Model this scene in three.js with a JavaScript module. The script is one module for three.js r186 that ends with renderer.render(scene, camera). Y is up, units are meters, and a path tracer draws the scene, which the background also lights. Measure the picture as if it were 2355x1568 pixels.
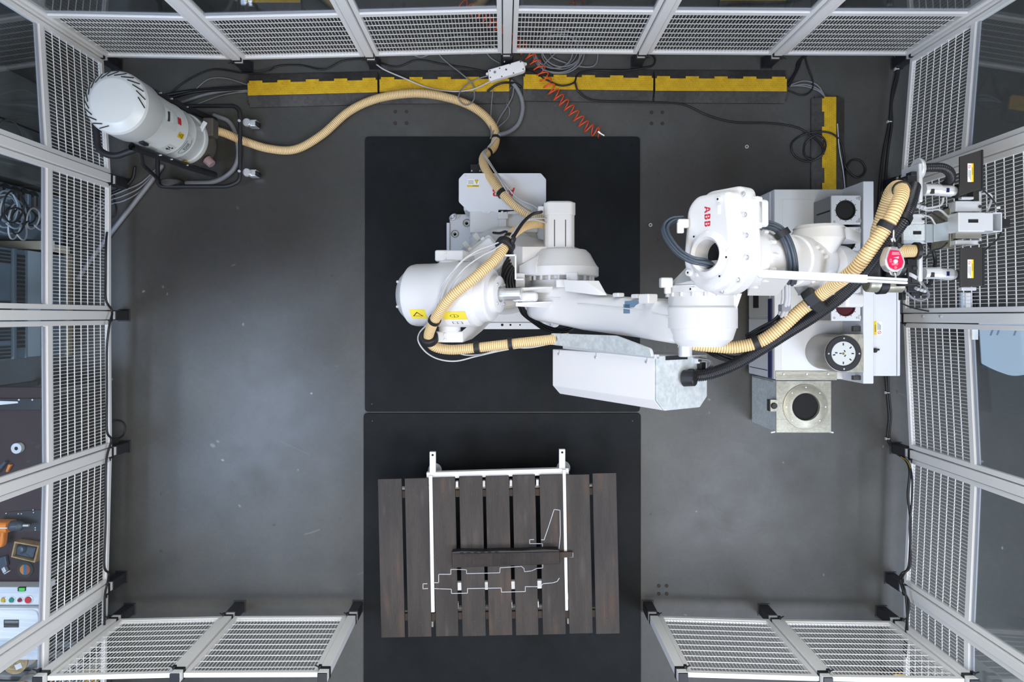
import * as THREE from 'three';
import { RoundedBoxGeometry } from 'three/addons/geometries/RoundedBoxGeometry.js';
import { ConvexGeometry } from 'three/addons/geometries/ConvexGeometry.js';
import { mergeGeometries, mergeVertices, toCreasedNormals } from 'three/addons/utils/BufferGeometryUtils.js';
import { RectAreaLightUniformsLib } from 'three/addons/lights/RectAreaLightUniformsLib.js';

// ---------------------------------------------------------------- camera, light, exposure
const V3 = THREE.Vector3, PI = Math.PI;
const H = 5.2, F = 1560, CX = 1158, CY = 727;          // lens 5.2 m above the floor, straight down; (CX, CY) is the point below it
const scene = new THREE.Scene();
scene.background = new THREE.Color(0x050607);
const camera = new THREE.PerspectiveCamera(2 * Math.atan(784 / F) * 180 / PI, 2355 / 1568, 0.05, 60);
camera.position.set(0, H, 0); camera.up.set(0, 0, -1); camera.lookAt(0, 0, 0);
camera.setViewOffset(2355, 1568, 1177.5 - CX, 784 - CY, 2355, 1568);
const renderer = new THREE.WebGLRenderer({ antialias: true });
renderer.toneMapping = THREE.LinearToneMapping;
renderer.toneMappingExposure = 1.0;
renderer.shadowMap.enabled = true;
RectAreaLightUniformsLib.init();
// ceiling lamps: [x, y, z, width, depth, aim x, aim z, colour, intensity]
const LAMPS = [
  [0.6, 6.7, 0.9, 2.6, 1.8, 0.5, 0.7, 0xfff6ea, 6.2],
  [-4.35, 6.9, 1.9, 2.6, 2.6, -2.0, 1.3, 0xc6dcff, 13],
  [4.5, 6.9, 3.5, 2.6, 3.2, 2.6, 1.7, 0xe2ecff, 14],
  [-0.6, 6.9, 4.6, 3.0, 1.6, -0.4, 1.6, 0xfff4e6, 6],
];

// high strip window in the back wall: [y, z, width, height, colour, intensity]
const WINDOW = [5.8, -5.95, 9, 2.2, 0xf6f7f4, 13];

// ---------------------------------------------------------------- helpers
const P = (px, py, h = 0) => { const k = (H - h) / F; return new V3((px - CX) * k, h, (py - CY) * k); };
const S = (h) => (H - h) / F;
let seed = 20240611;
const rnd = () => { seed = (seed + 0x6d2b79f5) | 0; let t = Math.imul(seed ^ (seed >>> 15), 1 | seed); t = (t + Math.imul(t ^ (t >>> 7), 61 | t)) ^ t; return ((t ^ (t >>> 14)) >>> 0) / 4294967296; };
const used = new Map();
const numbered = (n) => { const k = used.get(n) || 0; used.set(n, k + 1); return k ? n + '_' + String(k).padStart(3, '0') : n; };
const bases = new WeakMap();
function clean(g) {                                      // same attributes everywhere so that pieces merge
  let q = g.index ? g.toNonIndexed() : g.clone();
  for (const k of Object.keys(q.attributes)) if (!['position', 'normal', 'uv', 'color'].includes(k)) q.deleteAttribute(k);
  if (!q.attributes.normal) q.computeVertexNormals();
  if (!q.attributes.uv) q.setAttribute('uv', new THREE.Float32BufferAttribute(new Float32Array(q.attributes.position.count * 2), 2));
  q.morphAttributes = {};
  return q;
}
function joined(geos) {
  const list = (Array.isArray(geos) ? geos : [geos]).map(clean);
  const col = list.some((g) => g.attributes.color);
  if (col) for (const g of list) if (!g.attributes.color) g.setAttribute('color', new THREE.Float32BufferAttribute(new Float32Array(g.attributes.position.count * 3).fill(1), 3));
  return list.length > 1 ? mergeGeometries(list, false) : list[0];
}
function tag(o, label, category, group) { o.userData.label = label; o.userData.category = category; if (group) o.userData.group = group; return o; }
function thing(name, label, category, base = new V3(), group) {
  const o = new THREE.Group(); o.name = numbered(name); o.position.copy(base); bases.set(o, base.clone());
  scene.add(o); return tag(o, label, category, group);
}
function part(parent, name, geos, mat, label) {           // geometry is given in world metres, stored relative to its thing
  const g = joined(geos), b = bases.get(parent) || new V3();
  g.translate(-b.x, -b.y, -b.z);
  const m = new THREE.Mesh(g, mat); m.name = name; m.castShadow = m.receiveShadow = true;
  bases.set(m, b); parent.add(m);
  if (label) m.userData.label = label;
  return m;
}
function solo(name, geos, mat, label, category, base, group) {
  const g = joined(geos); g.computeBoundingBox();
  const b = base || new V3((g.boundingBox.min.x + g.boundingBox.max.x) / 2, g.boundingBox.min.y, (g.boundingBox.min.z + g.boundingBox.max.z) / 2);
  g.translate(-b.x, -b.y, -b.z);
  const m = new THREE.Mesh(g, mat); m.name = numbered(name); m.position.copy(b); m.castShadow = m.receiveShadow = true;
  bases.set(m, b.clone()); scene.add(m); return tag(m, label, category, group);
}
function struct(name, geos, mat) {
  const m = new THREE.Mesh(joined(geos), mat); m.name = name; m.userData.kind = 'structure'; m.castShadow = m.receiveShadow = true; scene.add(m); bases.set(m, new V3()); return m;
}
const rbox = (w, h, d, r = 0.004, s = 2) => new RoundedBoxGeometry(w, h, d, s, Math.min(r, w / 2.01, h / 2.01, d / 2.01));
const box = (w, h, d) => new THREE.BoxGeometry(w, h, d);
const at = (g, x, y, z, rx = 0, ry = 0, rz = 0) => { if (rx || ry || rz) g.applyMatrix4(new THREE.Matrix4().makeRotationFromEuler(new THREE.Euler(rx, ry, rz))); g.translate(x, y, z); return g; };
// a rounded box given by two opposite corners
const bb = (x0, x1, y0, y1, z0, z1, r = 0.004) => at(rbox(Math.abs(x1 - x0), Math.abs(y1 - y0), Math.abs(z1 - z0), r), (x0 + x1) / 2, (y0 + y1) / 2, (z0 + z1) / 2);
// a box whose top face is the rectangle px0..px1, py0..py1 seen at height h
const pbox = (px0, px1, py0, py1, h, t, r = 0.004) => { const a = P(px0, py0, h), b = P(px1, py1, h); return bb(a.x, b.x, h - t, h, a.z, b.z, r); };
const frame = (g, o, ex, ey, ez) => { g.applyMatrix4(new THREE.Matrix4().makeBasis(ex, ey, ez).setPosition(o)); return g; };
const up = new V3(0, 1, 0);
const aim = (g, a, dir) => { g.applyQuaternion(new THREE.Quaternion().setFromUnitVectors(up, dir.clone().normalize())); g.translate(a.x, a.y, a.z); return g; };
function lathe(profile, a, dir, seg = 32, crease = 0.6) {
  const g = new THREE.LatheGeometry(profile.map(([r, t]) => new THREE.Vector2(Math.max(r, 1e-4), t)), seg);
  return aim(toCreasedNormals(g, crease), a, dir);
}
function cyl(a, b, r0, r1 = r0, seg = 20, c = 0.12) {      // chamfered solid cylinder from a to b
  const d = b.clone().sub(a), L = d.length(), k = Math.min(c * Math.min(r0, r1), L / 3);
  return lathe([[0, 0], [r0 - k, 0], [r0, k], [r1, L - k], [r1 - k, L], [0, L]], a, d, seg);
}
const shapeOf = (pts) => { const s = new THREE.Shape(); pts.forEach(([x, y], i) => (i ? s.lineTo(x, y) : s.moveTo(x, y))); s.closePath(); return s; };
function rounded(pts, r, n = 5) {                          // polygon with rounded corners
  const out = [], N = pts.length;
  pts.forEach(([x, y], i) => {
    const [ax, ay] = pts[(i + N - 1) % N], [bx, by] = pts[(i + 1) % N];
    const rr = Array.isArray(r) ? r[i] : r, la = Math.hypot(ax - x, ay - y), lb = Math.hypot(bx - x, by - y), k = Math.min(rr, la / 2.1, lb / 2.1);
    if (k < 1e-6) { out.push([x, y]); return; }
    const p0 = [x + (ax - x) / la * k, y + (ay - y) / la * k], p1 = [x + (bx - x) / lb * k, y + (by - y) / lb * k];
    for (let j = 0; j <= n; j++) { const t = j / n, u = 1 - t; out.push([u * u * p0[0] + 2 * u * t * x + t * t * p1[0], u * u * p0[1] + 2 * u * t * y + t * t * p1[1]]); }
  });
  return out;
}
const circ = (x, y, r, n = 28) => Array.from({ length: n }, (_, i) => [x + r * Math.cos(i / n * 2 * PI), y + r * Math.sin(i / n * 2 * PI)]);
function extr(pts, depth, bevel = 0.003, holes = [], bs = 2) {   // along +z, from z = 0 to depth
  const s = shapeOf(pts); for (const h of holes) s.holes.push(new THREE.Path(h.map(([x, y]) => new THREE.Vector2(x, y))));
  const g = new THREE.ExtrudeGeometry(s, { depth: Math.max(depth - 2 * bevel, 1e-4), bevelEnabled: bevel > 0, bevelThickness: bevel, bevelSize: bevel, bevelOffset: -bevel, bevelSegments: bs, curveSegments: 8 });
  g.translate(0, 0, bevel); return g;
}
// a flat-lying prism: outline in pixels seen at height h, thickness t downwards
function prism(ppx, h, t, bevel = 0.003, holes = []) {
  const f = (l) => l.map(([x, y]) => { const p = P(x, y, h); return [p.x, -p.z]; });
  const g = extr(f(ppx), t, bevel, holes.map(f));
  g.rotateX(-PI / 2); g.translate(0, h - t, 0); return g;
}
const hull = (pts) => toCreasedNormals(new ConvexGeometry(pts), 0.5);
const ringPts = (c, u, v, r, n = 20) => Array.from({ length: n }, (_, i) => c.clone().addScaledVector(u, r * Math.cos(i / n * 2 * PI)).addScaledVector(v, r * Math.sin(i / n * 2 * PI)));
function loft(secs, N = 40, crease = 0.7) {                // secs: {c, u, v, e}: super-ellipse sections
  const pos = [], idx = [], uv = [];
  for (const [si, s] of secs.entries()) for (let i = 0; i < N; i++) {
    const a = i / N * 2 * PI, c = Math.cos(a), q = Math.sin(a), e = 2 / (s.e || 4);
    const p = s.c.clone().addScaledVector(s.u, Math.sign(c) * Math.abs(c) ** e).addScaledVector(s.v, Math.sign(q) * Math.abs(q) ** e);
    pos.push(p.x, p.y, p.z); uv.push(i / N, si);
  }
  for (let s = 0; s + 1 < secs.length; s++) for (let i = 0; i < N; i++) { const a = s * N + i, b = s * N + (i + 1) % N; idx.push(a, b, a + N, b, b + N, a + N); }
  for (const [s, flip] of [[0, 1], [secs.length - 1, 0]]) {
    const c = secs[s].c; pos.push(c.x, c.y, c.z); uv.push(0, 0); const k = pos.length / 3 - 1;
    for (let i = 0; i < N; i++) { const a = s * N + i, b = s * N + (i + 1) % N; flip ? idx.push(k, b, a) : idx.push(k, a, b); }
  }
  const g = new THREE.BufferGeometry();
  g.setAttribute('position', new THREE.Float32BufferAttribute(pos, 3)); g.setAttribute('uv', new THREE.Float32BufferAttribute(uv, 2)); g.setIndex(idx);
  // outward orientation
  const A = new V3(...pos.slice(0, 3)), B = new V3(...pos.slice(3, 6)), C = new V3(...pos.slice(3 * N, 3 * N + 3));
  if (B.clone().sub(A).cross(C.clone().sub(A)).dot(A.clone().sub(secs[0].c)) < 0) { for (let i = 0; i < idx.length; i += 3) [idx[i], idx[i + 1]] = [idx[i + 1], idx[i]]; g.setIndex(idx); }
  return toCreasedNormals(g, crease);
}
const curve = (pts, t = 0.5) => new THREE.CatmullRomCurve3(pts, false, 'catmullrom', t);
const pxs = (list) => list.map(([x, y, h]) => P(x, y, h));
function tube(pts, r, seg, rad = 7) {
  const c = curve(pts), L = c.getLength();
  const g = new THREE.TubeGeometry(c, seg || Math.max(8, Math.min(240, Math.round(L / 0.02))), r, rad, false);
  const ends = [0, 1].map((t) => { const s = new THREE.SphereGeometry(r, rad, 4); const p = c.getPointAt(t); s.translate(p.x, p.y, p.z); return s; });
  return joined([g, ...ends]);
}
const bent = (pts, r, rad = 8) => {                         // round bar with tight bends at the given corners
  const path = new THREE.CurvePath(), k = Math.max(r * 3, 0.05), n = pts.length;
  let last = pts[0];
  for (let i = 1; i < n - 1; i++) {
    const a = pts[i - 1].clone().sub(pts[i]), b = pts[i + 1].clone().sub(pts[i]); const q = Math.min(k, a.length() / 2.2, b.length() / 2.2);
    const p0 = pts[i].clone().addScaledVector(a.normalize(), q), p1 = pts[i].clone().addScaledVector(b.normalize(), q);
    path.add(new THREE.LineCurve3(last, p0)); path.add(new THREE.QuadraticBezierCurve3(p0, pts[i], p1)); last = p1;
  }
  path.add(new THREE.LineCurve3(last, pts[n - 1]));
  return new THREE.TubeGeometry(path, Math.round(path.getLength() / 0.012), r, rad, false);
};
// corrugated hose: ribs of one colour, softer wall between them of another
function hose(pts, r, pitch, ribC, gapC, rad = 14, depth = 0.09) {
  const c = curve(pts), L = c.getLength(), n = Math.round(L / pitch), steps = n * 5, fr = c.computeFrenetFrames(steps, false);
  const pos = [], col = [], idx = [], uv = [];
  for (let i = 0; i <= steps; i++) {
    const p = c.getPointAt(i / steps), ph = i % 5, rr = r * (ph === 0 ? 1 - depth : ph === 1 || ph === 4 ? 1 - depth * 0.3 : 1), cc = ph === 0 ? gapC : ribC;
    for (let j = 0; j < rad; j++) {
      const a = j / rad * 2 * PI, q = p.clone().addScaledVector(fr.normals[i], rr * Math.cos(a)).addScaledVector(fr.binormals[i], rr * Math.sin(a));
      pos.push(q.x, q.y, q.z); col.push(...cc); uv.push(j / rad, i / 4);
    }
  }
  for (let i = 0; i < steps; i++) for (let j = 0; j < rad; j++) { const a = i * rad + j, b = i * rad + (j + 1) % rad; idx.push(a, a + rad, b, b, a + rad, b + rad); }
  const g = new THREE.BufferGeometry();
  g.setAttribute('position', new THREE.Float32BufferAttribute(pos, 3)); g.setAttribute('color', new THREE.Float32BufferAttribute(col, 3)); g.setAttribute('uv', new THREE.Float32BufferAttribute(uv, 2)); g.setIndex(idx);
  g.computeVertexNormals();
  const A = curve(pts).getPointAt(0), q0 = new V3(pos[0], pos[1], pos[2]); const nn = new V3(g.attributes.normal.getX(0), g.attributes.normal.getY(0), g.attributes.normal.getZ(0));
  if (nn.dot(q0.sub(A)) < 0) { for (let i = 0; i < idx.length; i += 3) [idx[i], idx[i + 1]] = [idx[i + 1], idx[i]]; g.setIndex(idx); g.computeVertexNormals(); }
  return g;
}
const clampRing = (pts, t, r, w) => {                       // band around a hose or bundle at parameter t
  const c = curve(pts), p = c.getPointAt(t), d = c.getTangentAt(t);
  return lathe([[r * 0.9, 0], [r, 0], [r, w], [r * 0.9, w]], p.addScaledVector(d, -w / 2), d, 20);
};
const bolt = (p, dir, r = 0.007, t = 0.008) => aim(new THREE.CylinderGeometry(r * 0.92, r, t, 6).translate(0, t / 2, 0), p, dir);
const bolts = (c, u, v, dir, R, n, r = 0.007, t = 0.009, a0 = 0) => Array.from({ length: n }, (_, i) => bolt(c.clone().addScaledVector(u, R * Math.cos(a0 + i / n * 2 * PI)).addScaledVector(v, R * Math.sin(a0 + i / n * 2 * PI)), dir, r, t));
const X = new V3(1, 0, 0), Y = new V3(0, 1, 0), Z = new V3(0, 0, 1);
const v3 = (x, y, z) => new V3(x, y, z);

const parts = (parent, name, list, mat) => list.map((g) => part(parent, name, g, mat));

// ---------------------------------------------------------------- procedural textures
function noiseGrid(n, s) { const r = []; let q = s; const f = () => { q = (q * 1664525 + 1013904223) >>> 0; return q / 4294967296; }; for (let i = 0; i < n * n; i++) r.push(f()); return r; }
function fbm(size, octs, s0) {                              // tiling value noise, 0..1
  const out = new Float32Array(size * size); let tot = 0;
  for (const [cells, amp] of octs) {
    const g = noiseGrid(cells, s0 + cells * 77); tot += amp;
    for (let y = 0; y < size; y++) for (let x = 0; x < size; x++) {
      const u = x / size * cells, v = y / size * cells, i = Math.floor(u), j = Math.floor(v); let a = u - i, b = v - j; a = a * a * (3 - 2 * a); b = b * b * (3 - 2 * b);
      const G = (p, q) => g[(q % cells) * cells + (p % cells)];
      out[y * size + x] += amp * ((G(i, j) * (1 - a) + G(i + 1, j) * a) * (1 - b) + (G(i, j + 1) * (1 - a) + G(i + 1, j + 1) * a) * b);
    }
  }
  for (let i = 0; i < out.length; i++) out[i] /= tot;
  return out;
}
function canvasTex(w, h, draw, srgb = true) {
  const c = document.createElement('canvas'); c.width = w; c.height = h; draw(c.getContext('2d'), w, h);
  const t = new THREE.CanvasTexture(c); if (srgb) t.colorSpace = THREE.SRGBColorSpace; t.anisotropy = 8; return t;
}
function tinted(size, octs, s0, lo, hi, extra) {            // canvas painted from noise between two sRGB colours
  const n = fbm(size, octs, s0);
  return canvasTex(size, size, (c) => {
    const im = c.createImageData(size, size);
    for (let i = 0; i < n.length; i++) { const t = Math.min(1, Math.max(0, (n[i] - 0.28) / 0.44)), d = (rnd() - 0.5) * 5; for (let k = 0; k < 3; k++) im.data[i * 4 + k] = lo[k] + (hi[k] - lo[k]) * t + d; im.data[i * 4 + 3] = 255; }
    c.putImageData(im, 0, 0); if (extra) extra(c, size);
  });
}
// painted concrete: worn, stained, flecked with chips and scratches (10 m square)
const floorTex = tinted(2048, [[5, 1], [11, 0.8], [29, 0.5], [90, 0.3], [400, 0.22]], 5, [66, 67, 66], [86, 87, 85], (c, n) => {
  const m = n / 12;
  for (let i = 0; i < 60; i++) { const x = rnd() * n, y = rnd() * n, r = (0.08 + rnd() * 0.3) * m; const g = c.createRadialGradient(x, y, 0, x, y, r); const d = rnd() < 0.6 ? '46,42,40' : '128,134,134'; g.addColorStop(0, `rgba(${d},${0.10 + rnd() * 0.14})`); g.addColorStop(1, `rgba(${d},0)`); c.fillStyle = g; c.fillRect(x - r, y - r, 2 * r, 2 * r); }
  // old oil and tyre stains, the back-left ones also painted in for dimmer light: [x, z, radius in metres, colour, strength]
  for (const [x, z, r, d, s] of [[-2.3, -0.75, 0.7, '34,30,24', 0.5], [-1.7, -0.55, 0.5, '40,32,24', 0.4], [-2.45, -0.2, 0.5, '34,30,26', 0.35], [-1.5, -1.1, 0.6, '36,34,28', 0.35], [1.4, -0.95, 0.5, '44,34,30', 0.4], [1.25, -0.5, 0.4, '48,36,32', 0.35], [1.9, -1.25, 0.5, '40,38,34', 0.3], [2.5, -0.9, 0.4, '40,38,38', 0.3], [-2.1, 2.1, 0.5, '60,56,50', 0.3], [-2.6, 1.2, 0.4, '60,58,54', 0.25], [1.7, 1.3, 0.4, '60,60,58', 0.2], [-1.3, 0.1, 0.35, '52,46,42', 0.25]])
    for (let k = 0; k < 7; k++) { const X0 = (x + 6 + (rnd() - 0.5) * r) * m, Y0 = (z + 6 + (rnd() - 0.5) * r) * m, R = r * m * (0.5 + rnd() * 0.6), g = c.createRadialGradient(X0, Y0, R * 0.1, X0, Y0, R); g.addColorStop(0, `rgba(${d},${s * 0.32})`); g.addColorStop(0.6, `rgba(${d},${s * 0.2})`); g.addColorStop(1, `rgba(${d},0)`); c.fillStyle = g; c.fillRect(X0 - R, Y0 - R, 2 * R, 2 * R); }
  for (const [x, z, r] of [[-2.23, 0.99, 0.022], [-2.19, 0.96, 0.014]]) { c.fillStyle = 'rgba(170,176,174,0.4)'; c.beginPath(); c.ellipse((x + 6) * m, (z + 6) * m, r * m, r * m * 0.6, 0.5, 0, 7); c.fill(); }
  for (let i = 0; i < 320; i++) { c.fillStyle = rnd() < 0.6 ? `rgba(190,195,192,${0.25 + rnd() * 0.5})` : `rgba(30,28,28,${0.3 + rnd() * 0.4})`; c.beginPath(); c.ellipse(rnd() * n, rnd() * n, 0.6 + rnd() * 2.1, 0.5 + rnd() * 1.0, rnd() * 3, 0, 7); c.fill(); }
  for (let i = 0; i < 130; i++) { c.strokeStyle = rnd() < 0.55 ? `rgba(170,175,172,${0.12 + rnd() * 0.3})` : `rgba(40,38,38,${0.2 + rnd() * 0.3})`; c.lineWidth = 0.6 + rnd() * 0.9; const x = rnd() * n, y = rnd() * n, a = rnd() * 7, l = 5 + rnd() * 40; c.beginPath(); c.moveTo(x, y); c.quadraticCurveTo(x + Math.cos(a) * l * 0.5 + rnd() * 6, y + Math.sin(a) * l * 0.5, x + Math.cos(a) * l, y + Math.sin(a) * l); c.stroke(); }
});
floorTex.wrapS = floorTex.wrapT = THREE.RepeatWrapping;
const floorRough = tinted(512, [[6, 1], [23, 0.6], [120, 0.4]], 9, [92, 92, 92], [128, 128, 128]); floorRough.colorSpace = THREE.NoColorSpace; floorRough.wrapS = floorRough.wrapT = THREE.RepeatWrapping;
const plateTex = tinted(1024, [[4, 1], [13, 0.6], [60, 0.3], [300, 0.3]], 31, [23, 26, 28], [31, 34, 37], (c, n) => {
  for (let i = 0; i < 70; i++) { c.strokeStyle = `rgba(110,118,124,${0.05 + rnd() * 0.14})`; c.lineWidth = 0.6 + rnd(); const x = rnd() * n, y = rnd() * n, a = rnd() * 7, l = 6 + rnd() * 46; c.beginPath(); c.moveTo(x, y); c.lineTo(x + Math.cos(a) * l, y + Math.sin(a) * l); c.stroke(); }
  for (let i = 0; i < 40; i++) { c.fillStyle = `rgba(165,170,172,${0.2 + rnd() * 0.4})`; c.fillRect(rnd() * n, rnd() * n, 1 + rnd() * 1.6, 1 + rnd() * 1.4); }
});
const boardTex = Array.from({ length: 4 }, (_, k) => tinted(512, [[3, 1], [9, 0.7], [40, 0.4], [160, 0.4]], 51 + k * 13, [28, 24, 23], [54, 47, 44], (c, n) => {
  for (let i = 0; i < 90; i++) { c.strokeStyle = rnd() < 0.5 ? `rgba(22,18,17,${0.06 + rnd() * 0.16})` : `rgba(104,92,84,${0.04 + rnd() * 0.1})`; c.lineWidth = 0.8 + rnd() * 2.4; const x = rnd() * n; c.beginPath(); c.moveTo(x, 0); c.bezierCurveTo(x + rnd() * 14 - 7, n * 0.3, x + rnd() * 14 - 7, n * 0.7, x + rnd() * 10 - 5, n); c.stroke(); }
  for (let i = 0; i < 9; i++) { const x = rnd() * n, y = rnd() * n, r = 14 + rnd() * 50; const g = c.createRadialGradient(x, y, 0, x, y, r), d = rnd() < 0.45 ? '120,76,44' : '104,98,94'; g.addColorStop(0, `rgba(${d},0.32)`); g.addColorStop(1, `rgba(${d},0)`); c.fillStyle = g; c.fillRect(x - r, y - r, 2 * r, 2 * r); }
}));
const galvTex = tinted(512, [[7, 0.5], [30, 0.9], [70, 0.9], [150, 0.5]], 71, [196, 206, 210], [224, 231, 234], (c, n) => { for (let i = 0; i < 60; i++) { c.fillStyle = `rgba(90,100,104,${0.06 + rnd() * 0.14})`; c.fillRect(rnd() * n, rnd() * n, 8 + rnd() * 46, 1 + rnd() * 2); } });
const brushTex = tinted(512, [[4, 0.6], [14, 0.6], [90, 0.5]], 83, [150, 148, 134], [182, 180, 164], (c, n) => { for (let i = 0; i < 900; i++) { c.fillStyle = rnd() < 0.5 ? 'rgba(255,255,250,0.05)' : 'rgba(40,38,30,0.06)'; c.fillRect(rnd() * n - 40, rnd() * n, 60 + rnd() * 160, 1); } });
const cardTex = tinted(256, [[4, 1], [20, 0.5], [90, 0.5]], 95, [150, 122, 84], [186, 158, 116], (c, n) => { for (let i = 0; i < 70; i++) { c.fillStyle = `rgba(92,68,40,${0.05 + rnd() * 0.12})`; c.fillRect(0, rnd() * n, n, 1 + rnd() * 2); } });
const rubberTex = tinted(512, [[6, 1], [40, 0.6], [200, 0.6]], 101, [50, 49, 48], [74, 73, 71]);
const yellowTex = tinted(512, [[5, 1], [31, 0.5], [128, 0.4]], 113, [196, 156, 12], [216, 176, 22], (c, n) => { c.fillStyle = 'rgba(120,90,0,0.20)'; for (let y = 4; y < n; y += 8) for (let x = (y / 8 % 2) * 4; x < n; x += 8) c.fillRect(x, y, 3, 3); for (let i = 0; i < 22; i++) { c.fillStyle = `rgba(70,60,20,${0.05 + rnd() * 0.12})`; c.beginPath(); c.ellipse(rnd() * n, rnd() * n, 6 + rnd() * 26, 3 + rnd() * 8, rnd() * 3, 0, 7); c.fill(); } });
const yellowBump = canvasTex(256, 256, (c) => { c.fillStyle = '#000'; c.fillRect(0, 0, 256, 256); c.fillStyle = '#fff'; for (let y = 0; y < 16; y++) for (let x = 0; x < 16; x++) { c.beginPath(); c.arc(x * 16 + 8 + (y % 2 ? 8 : 0), y * 16 + 8, 4, 0, 7); c.fill(); } }, false);
for (const t of [plateTex, ...boardTex, galvTex, brushTex, cardTex, rubberTex, yellowTex, yellowBump]) t.wrapS = t.wrapT = THREE.RepeatWrapping;
const rep = (t, x, y, r = 0) => { const q = t.clone(); q.repeat.set(x, y); q.rotation = r; q.needsUpdate = true; return q; };

// ---------------------------------------------------------------- materials
const lin = (r, g, b) => new THREE.Color().setRGB(r, g, b);
const std = (color, roughness = 0.5, metalness = 0, extra = {}) => new THREE.MeshStandardMaterial({ color, roughness, metalness, ...extra });
const M = {
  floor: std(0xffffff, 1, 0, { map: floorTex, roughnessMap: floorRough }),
  plate: new THREE.MeshPhysicalMaterial({ color: 0xffffff, roughness: 0.6, specularIntensity: 0.28, map: plateTex }),
  robot: new THREE.MeshPhysicalMaterial({ color: lin(0.745, 0.752, 0.765), roughness: 0.42, clearcoat: 0.15, clearcoatRoughness: 0.2 }),
  cast: std(lin(0.68, 0.685, 0.68), 0.5),
  white: std(lin(0.80, 0.81, 0.83), 0.38),
  box: std(lin(0.90, 0.90, 0.91), 0.42),
  fence: std(lin(0.84, 0.85, 0.85), 0.42),
  wire: std(lin(0.84, 0.85, 0.84), 0.45),
  black: std(lin(0.012, 0.013, 0.016), 0.5),
  foot: std(lin(0.02, 0.022, 0.028), 0.42),
  gap: std(lin(0.004, 0.004, 0.005), 0.8),
  cable: std(lin(0.012, 0.013, 0.016), 0.4),
  blueCable: std(lin(0.05, 0.068, 0.095), 0.34),
  greyCable: std(lin(0.22, 0.23, 0.25), 0.45),
  paleCable: std(lin(0.55, 0.56, 0.58), 0.4),
  clear: new THREE.MeshPhysicalMaterial({ color: lin(0.8, 0.82, 0.84), roughness: 0.15, transmission: 0.55, thickness: 0 }),
  galv: std(0xffffff, 0.45, 0.2, { map: galvTex }),
  steel: std(0xffffff, 0.42, 0.4, { map: brushTex }),
  alu: std(lin(0.72, 0.75, 0.78), 0.42, 0.35),
  chrome: std(lin(0.78, 0.79, 0.81), 0.3, 0.7),
  hoodSide: std(lin(0.17, 0.175, 0.18), 0.45, 0.2),
  darkSteel: std(lin(0.045, 0.043, 0.042), 0.45, 0.3),
  cabinet: std(lin(0.64, 0.66, 0.69), 0.45),
  cabinetTop: std(lin(0.66, 0.67, 0.66), 0.5),
  cabinetWhite: std(lin(0.72, 0.75, 0.80), 0.42),
  navy: std(lin(0.008, 0.014, 0.10), 0.4),
  yellow: std(0xffffff, 0.55, 0, { map: yellowTex, bumpMap: yellowBump, bumpScale: 0.0012 }),
  rubber: std(0xffffff, 0.7, 0, { map: rubberTex }),
  red: std(lin(0.62, 0.02, 0.03), 0.4),
  orange: std(lin(0.85, 0.24, 0.02), 0.4),
  redHose: std(lin(0.85, 0.10, 0.025), 0.34),
  hose: std(0xffffff, 0.42, 0, { vertexColors: true }),
  card: std(0xffffff, 0.8, 0, { map: cardTex }),
  tabletop: std(lin(0.03, 0.011, 0.013), 0.6),
  greyCab: std(lin(0.12, 0.13, 0.13), 0.55),
  blueCab: std(lin(0.16, 0.22, 0.29), 0.5),
  paleBlue: std(lin(0.42, 0.52, 0.62), 0.5),
  pane: new THREE.MeshPhysicalMaterial({ color: lin(0.93, 0.96, 0.97), roughness: 0.03, transmission: 1, thickness: 0, ior: 1.49 }),
  gasket: new THREE.MeshPhysicalMaterial({ color: lin(0.62, 0.64, 0.70), roughness: 0.5, transmission: 0.45, thickness: 0 }),
  wall: std(lin(0.20, 0.21, 0.22), 0.8),
  ceil: std(lin(0.16, 0.17, 0.18), 0.9),
  mark: std(lin(0.55, 0.58, 0.62), 0.7),
  brown: std(lin(0.045, 0.03, 0.022), 0.7),
};

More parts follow.
